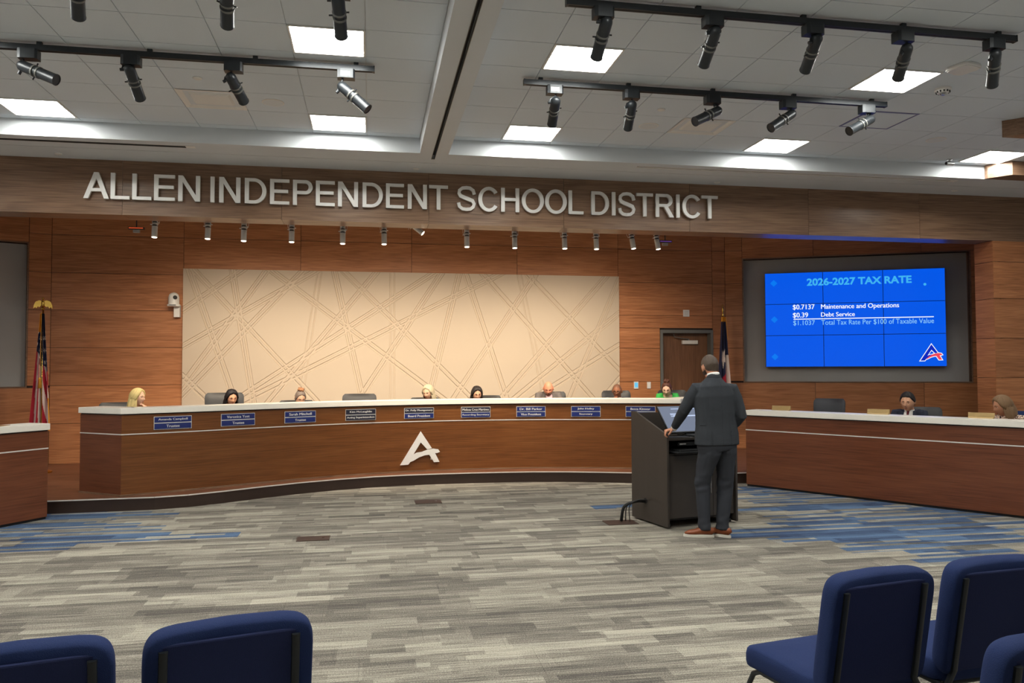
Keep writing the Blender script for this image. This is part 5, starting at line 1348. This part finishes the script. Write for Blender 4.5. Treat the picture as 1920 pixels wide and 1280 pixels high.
    for s_ in (-1, 1):
        knee = hip+f*.44+rgt*(s_*.12); ank = knee+f*.02; ank.z = z0+.05
        g = MB(); g.M = inv; g.tube([ank-f*.075, ank-f*.02+U_*.01, ank+f*.08, ank+f*.17-U_*.012, ank+f*.205-U_*.02], [(.03, .04), (.042, .05), (.046, .035), (.04, .026), (.02, .012)], 12, ref=rt_); g.build('shoe', M_['blackp'], root, True)
    if shirt:
        g = MB(); g.M = inv
        p0 = sh+f*.055+U_*.03; p1 = sh+f*.125-U_*.10
        g.tube([neck-U_*.085, neck-U_*.045, neck-U_*.012], [(.085*w_, .075), (.068*w_, .068), (.060*w_, .062)], 18, ref=rt_)
        g.tube([p0-f*.01, sh+f*.093-U_*.03, p1, hip.lerp(sh, .6)+f*.14], [(.05, .02), (.055, .03), (.035, .02), (.012, .01)], 12, ref=rt_)
        g.build('shirt', M_[shirt], root, True)
    if tie:
        g = MB(); g.M = inv; g.tube([sh+f*.085+U_*.025, sh+f*.118-U_*.02, sh+f*.142-U_*.10, hip.lerp(sh, .45)+f*.15], [(.016, .012), (.014, .008), (.024, .006), (.03, .005)], 8, ref=rt_); g.build('tie', M_[tie], root, True)
    bm_ = hairmat('brow', browc or (hairc or (60, 45, 38)))
    face_parts(M, root, bm_, glasses, beard)
    if hair:
        hm = hairmat(lab[:12], hairc)
        if hair == 'short': add_hair_cap(M, 'short', th, 'hair', hm, root, .002)
        elif hair == 'long':
            h_ = add_hair_cap(M, 'long', .020, 'hair', hm, root); add_curtain(M, 'hair_length', hm, h_, .95, 2*PI-.95, .02, -.26, .086, .108)
        elif hair == 'bob':
            h_ = add_hair_cap(M, 'swept', .020, 'hair', hm, root); add_curtain(M, 'hair_length', hm, h_, 1.0, 2*PI-1.0, .01, -.15, .086, .100, 2)
        elif hair == 'bun':
            h_ = add_hair_cap(M, 'swept', .008, 'hair', hm, root, .002)
            hm2 = hairmat('bun', (158, 112, 78)); b_ = MB()
            for k in range(7):
                a = k*2*PI/6; b_.ball(M @ Vector((math.cos(a)*.030*(k < 6), -.028+math.sin(a)*.030*(k < 6), .128+.008*(k % 2))), (.024, .022, .020), 10)
            b_.build('bun', hm2 if bun else hm, h_, True)
    return root
SK1, SK2, SK3, SK4 = (232, 184, 152), (222, 168, 136), (196, 140, 108), (150, 98, 70)
seated('person with long blonde hair resting chin on hand at the left end of the dais', 258, 745, 11.2, .15, (240, 190, 160), yaw=.95, pitch=.05, top=mat('cream_top', lin((228, 214, 196)), .8), topname='top', hair='long', hairc=(226, 196, 132), female=True, chin_hand=-1, body_yaw=.35, neck_open=True, drop=.13)
seated('person with black hair looking down before the tall grey chair', 434, 745.5, 11.75, .15, (226, 168, 132), yaw=.3, pitch=.30, top=mat('dark_top', lin((40, 38, 44)), .8), topname='top', hair='bob', hairc=(28, 22, 24), female=True, neck_open=True)
seated('person with a braided hair bun bowing over the dais', 563, 745, 12.0, .15, SK1, yaw=.25, pitch=.55, top=mat('white_top', lin((226, 220, 214)), .8), topname='top', hair='bun', hairc=(122, 108, 98), female=True, bun=True)
seated('person with short grey blonde hair looking down to the left', 803, 735.5, 12.25, .15, SK1, yaw=-.5, pitch=.3, top=mat('black_top', lin((36, 36, 42)), .8), topname='top', hair='bob', hairc=(206, 190, 158), female=True)
seated('person with shoulder-length dark hair looking down beside the grey blonde woman', 894, 738, 12.25, .15, SK2, yaw=.2, pitch=.35, top=mat('black_top_2', lin((40, 38, 40)), .8), topname='top', hair='bob', hairc=(46, 38, 36), female=True)
seated('bald person with a grey beard in a grey suit looking down', 1028, 728.5, 12.3, .15, (228, 150, 118), yaw=0, pitch=.42, top='grey', hair=None, beard=hairmat('greybeard', (150, 118, 100)), shirt='pink', s=1.02, lean=.12, browc=(150, 110, 90), drop=.045)
seated('person with a shaved head and dark glasses, hand at mouth', 1157, 733, 12.1, .15, SK4, yaw=-.15, pitch=.25, top=mat('slate_suit', lin((70, 78, 92)), .8), hair='short', hairc=(112, 76, 58), th=.0005, glasses=True, chin_hand=1, shirt='shirt', s=.98, browc=(50, 36, 30), drop=.09)
seated('person in a bright green top looking down at the right end of the dais', 1250, 729, 12.0, .15, (240, 196, 170), yaw=-.1, pitch=.42, top='green', topname='top', hair='bun', hairc=(88, 52, 40), female=True, neck_open=True, drop=.05, s=1.05)
seated('person in a navy suit and red tie behind the right desk', 1702, 753, 9.05, 0, SK2, yaw=-.25, pitch=.25, body_yaw=-.85, top='navy', hair='short', hairc=(34, 28, 28), shirt='shirt', tie='redtie', th=.012, drop=.09, s=1.06)
def leopard():
    m, nt, b = newmat('leopard_print'); tc = nt.nodes.new('ShaderNodeTexCoord'); v = nt.nodes.new('ShaderNodeTexVoronoi'); v.inputs['Scale'].default_value = 55
    L(nt, tc.outputs['Object'], v.inputs['Vector']); r_ = nt.nodes.new('ShaderNodeValToRGB'); e = r_.color_ramp.elements
    e[0].position = .38; e[0].color = (*lin((60, 34, 30)), 1); e[1].position = .44; e[1].color = (*lin((236, 206, 184)), 1); L(nt, v.outputs['Distance'], r_.inputs[0]); L(nt, r_.outputs[0], b.inputs['Base Color']); b.inputs['Roughness'].default_value = .8
    return m
seated('person with brown bobbed hair in a leopard print blouse at the right edge', 1880, 761, 8.15, 0, SK3, yaw=-1.1, pitch=.28, body_yaw=-1.0, drop=.085, s=1.06, top=leopard(), topname='blouse', hair='bob', hairc=(136, 106, 76), female=True)

# ---- the standing man, seen from behind
MY = 7.16
def Pm(px, py, dy=0.): return onY(px, py, MY+dy)
man = thing('person', 'person in a dark grey suit and tan shoes standing at the podium, back turned', 'person', (Pm(1335, 1000).x, MY, 0))
inv = Matrix.Translation((-man.location.x, -man.location.y, 0))
U_ = Vector((0, 0, 1)); br = math.radians(8); fB = Vector((math.sin(br)*-1, math.cos(br), 0)); rB = Vector((fB.y, -fB.x, 0))
skm = skinmat('standing_man', (206, 146, 116))
hc = Pm(1331, 684, .06); hc.z = 1.655
Mh = inv @ head_frame(hc, PI+.12, .30, 0, 1.0)
sh = Pm(1338, 722); hipc = Pm(1345, 838, .0); hipc.z = .96
Ls, Rs = Pm(1306, 728), Pm(1372, 728)
Le, Re = Pm(1283, 768, .10), Pm(1390, 779, -.04)
Lw = Pm(1248, 804, .30); Rw = Pm(1376, 800, .22)
# hand target: top corner of the left side panel
corner = pd.location+Matrix.Rotation(PR, 3, 'Z') @ Vector((.0125, .05, .975))
Lw = corner+Vector((.085, -.02, .045))
Rw = Vector((Re.x-.05, Re.y+.22, 1.0))
La, Ra = Pm(1321, 986), Pm(1354, 988, -.02); La.z = .09; Ra.z = .09
Lk, Rk = Pm(1317, 905, .05), Pm(1360, 905, .03)
bd = MB(); bd.M = inv
bd.tube([hipc-U_*.08, hipc, hipc.lerp(sh, .35), hipc.lerp(sh, .65), hipc.lerp(sh, .88), sh+U_*.05], [(.15, .10), (.155, .11), (.135, .10), (.15, .11), (.165, .10), (.08, .06)], 20, ref=rB, sq=2.4)
bd.tube([sh, sh+U_*.07, hc-U_*.07], [.062, .056, .055], 16, ref=rB)
for S_, E_, W_ in ((Ls, Le, Lw), (Rs, Re, Rw)):
    bd.tube([S_.lerp(sh, .3), S_, S_.lerp(E_, .5), E_, E_.lerp(W_, .35), W_], [.045, .052, .044, .038, .038, .025], 12)
add_hand(bd, Lw, Vector((-1, .10, -.25)), Vector((-.1, 0, -1)), 1, .95, 1.0)
add_hand(bd, Rw, Vector((-.5, .8, -.25)), Vector((0, -.2, -1)), -1, .6, 1.0)
for H_, K_, A_, an_ in ((hipc-rB*.085-U_*.06, Lk, La, 62), (hipc+rB*.085-U_*.06, Rk, Ra, 30)):
    f2 = Matrix.Rotation(math.radians(an_), 3, 'Z') @ fB; s2 = Vector((f2.y, -f2.x, 0))
    bd.tube([H_, H_.lerp(K_, .5), K_, K_.lerp(A_, .35), A_], [.08, .068, .05, .05, .035], 12)
    bd.tube([A_-f2*.035-U_*.045, A_+f2*.03-U_*.045, A_+f2*.10-U_*.052], [(.024, .022), (.028, .022), (.024, .010)], 10, ref=s2)
bd.M = None; add_head(bd, Mh)
remeshed(bd, 'body', skm, man, .0052, 2)
# jacket
jk = MB(); jk.M = inv
hem = Pm(1344, 832); hem.z = onY(1344, 833, MY).z
w1 = (onY(1385, 833, MY).x-onY(1303, 833, MY).x)/2
jk.tube([hem, hem+U_*.10, hem.lerp(sh, .42), hem.lerp(sh, .62), hem.lerp(sh, .82), sh-U_*.005, sh+U_*.035, sh+U_*.075],
        [(w1, .145), (w1*.985, .14), (w1*.89, .13), (w1*.90, .135), (w1*.94, .135), (w1*.80, .12), (w1*.48, .095), (.072, .07)], 26, ref=rB, sq=2.3)
for S_, E_, W_, e in ((Ls, Le, Lw, .86), (Rs, Re, Rw, .93)):
    end = E_.lerp(W_, e)
    jk.tube([S_.lerp(sh, .35)-U_*.012, S_-U_*.004, S_.lerp(E_, .35), S_.lerp(E_, .75), E_, E_.lerp(end, .4), end], [.060, .070, .069, .062, .058, .053, .041], 14)
def jd(p):
    q = p+Vector((man.location.x, man.location.y, 0)); d = .0022*noise.noise(q*10)+.0012*noise.noise(q*28)
    if q.z > .95: 
        d += .0035*noise.noise(Vector((q.x*4, q.y*4, q.z*17)))       # horizontal pulls across the back
    dx = (q-sh).dot(rB)
    if q.y < MY and q.z < 1.53 and abs(dx) < .004: d -= .0035        # centre back seam
    for s_ in (-1, 1):
        if q.z < 1.03 and abs(dx-s_*.10) < .004 and q.y < MY: d -= .005   # side vents
    return d
remeshed(jk, 'jacket', M_['suit'], man, .0075, 3, jd)
cl = MB(); cl.M = inv
cl.tube([sh+U_*.05, sh+U_*.088, sh+U_*.098+fB*.004], [(.082, .078), (.068, .066), (.062, .062)], 20, ref=rB); cl.build('jacket_collar', M_['suit'], man, True)
cl = MB(); cl.M = inv
cl.tube([sh+U_*.085, sh+U_*.116+fB*.008], [(.062, .064), (.060, .062)], 20, ref=rB); cl.build('shirt_collar', M_['shirt'], man, True)
for E_, W_ in ((Le, Lw), (Re, Rw)):
    q = MB(); q.M = inv; q.tube([E_.lerp(W_, .84), E_.lerp(W_, .985)], [.036, .034], 14); q.build('shirt_cuff', M_['shirt'], man, True)
pk = MB(); pk.M = inv; a_ = hem+U_*.20-rB*(w1*.93)-fB*.045
pk.tube([a_, a_+rB*.04-fB*.05+U_*.002], (.004, .008), 6); pk.build('pocket_flap', M_['suit'], man)
# trousers
tr = MB(); tr.M = inv
tr.tube([hem+U_*.12, hem-U_*.02, hipc-U_*.12], [(w1*.80, .12), (w1*.88, .135), (w1*.84, .125)], 24, ref=rB, sq=2.4)
for H_, K_, A_, s_ in ((hipc-rB*.085-U_*.04, Lk, La, -1), (hipc+rB*.09-U_*.04, Rk, Ra, 1)):
    A2 = A_-U_*.02
    tr.tube([H_+U_*.06, H_-U_*.10, H_.lerp(K_, .6), K_, K_.lerp(A_, .4), K_.lerp(A_, .8), A2], [(.098, .12), (.104, .122), (.084, .10), (.071+.006*(s_ > 0), .082), (.064+.004*(s_ > 0), .076), (.055+.005*(s_ > 0), .068), (.056+.006*(s_ > 0), .070)], 18, ref=rB)
def td(p):
    q = p+Vector((man.location.x, man.location.y, 0)); d = .002*noise.noise(q*9)
    k = math.exp(-((q.z-.50)/.10)**2)+.9*math.exp(-((q.z-.16)/.07)**2)+.5*math.exp(-((q.z-.80)/.07)**2)
    d += .014*k*noise.noise(Vector((q.x*7+q.z*6, q.y*7, q.z*20-q.x*9)))
    return d
remeshed(tr, 'trousers', M_['trousers'], man, .0075, 2, td)
# shoes: heels towards the camera, toes turned slightly outwards
for A_, ang, nm in ((La, math.radians(62), 'l'), (Ra, math.radians(30), 'r')):
    fd = Matrix.Rotation(ang, 3, 'Z') @ fB; sd = Vector((fd.y, -fd.x, 0)); g = Vector((A_.x, A_.y, 0))
    up1 = MB(); up1.M = inv
    up1.tube([g-fd*.088+U_*.048, g-fd*.076+U_*.060, g-fd*.02+U_*.062, g+fd*.04+U_*.062, g+fd*.10+U_*.048, g+fd*.155+U_*.042, g+fd*.19+U_*.036],
             [(.016, .020), (.032, .036), (.036, .038), (.041, .036), (.045, .026), (.040, .020), (.016, .008)], 16, ref=sd); s0 = up1.build('shoe', M_['shoe'], man, True)
    so = MB(); so.M = inv; pl = []
    for t_ in range(28):
        a = 2*PI*t_/28; x_ = math.sin(a)*(.043 if math.cos(a) > -.3 else .037); y_ = math.cos(a)*.148+.055; q = g+sd*x_+fd*y_; pl.append((q.x, q.y))
    so.prism(pl[::-1], .0, .028); so.build('sole', M_['sole'], s0, bevel=.004)
    sk_ = MB(); sk_.M = inv; sk_.tube([g+U_*.07, g+U_*.13], [(.038, .045), (.036, .042)], 12); sk_.build('sock', M_['dark'], man, True)
hm = hairmat('short_brown', (80, 66, 55)); add_hair_cap(Mh, 'short', .006, 'hair', hm, man, .0012)
face_parts(Mh, man, hm, beard=hairmat('dark_beard', (58, 42, 34)))
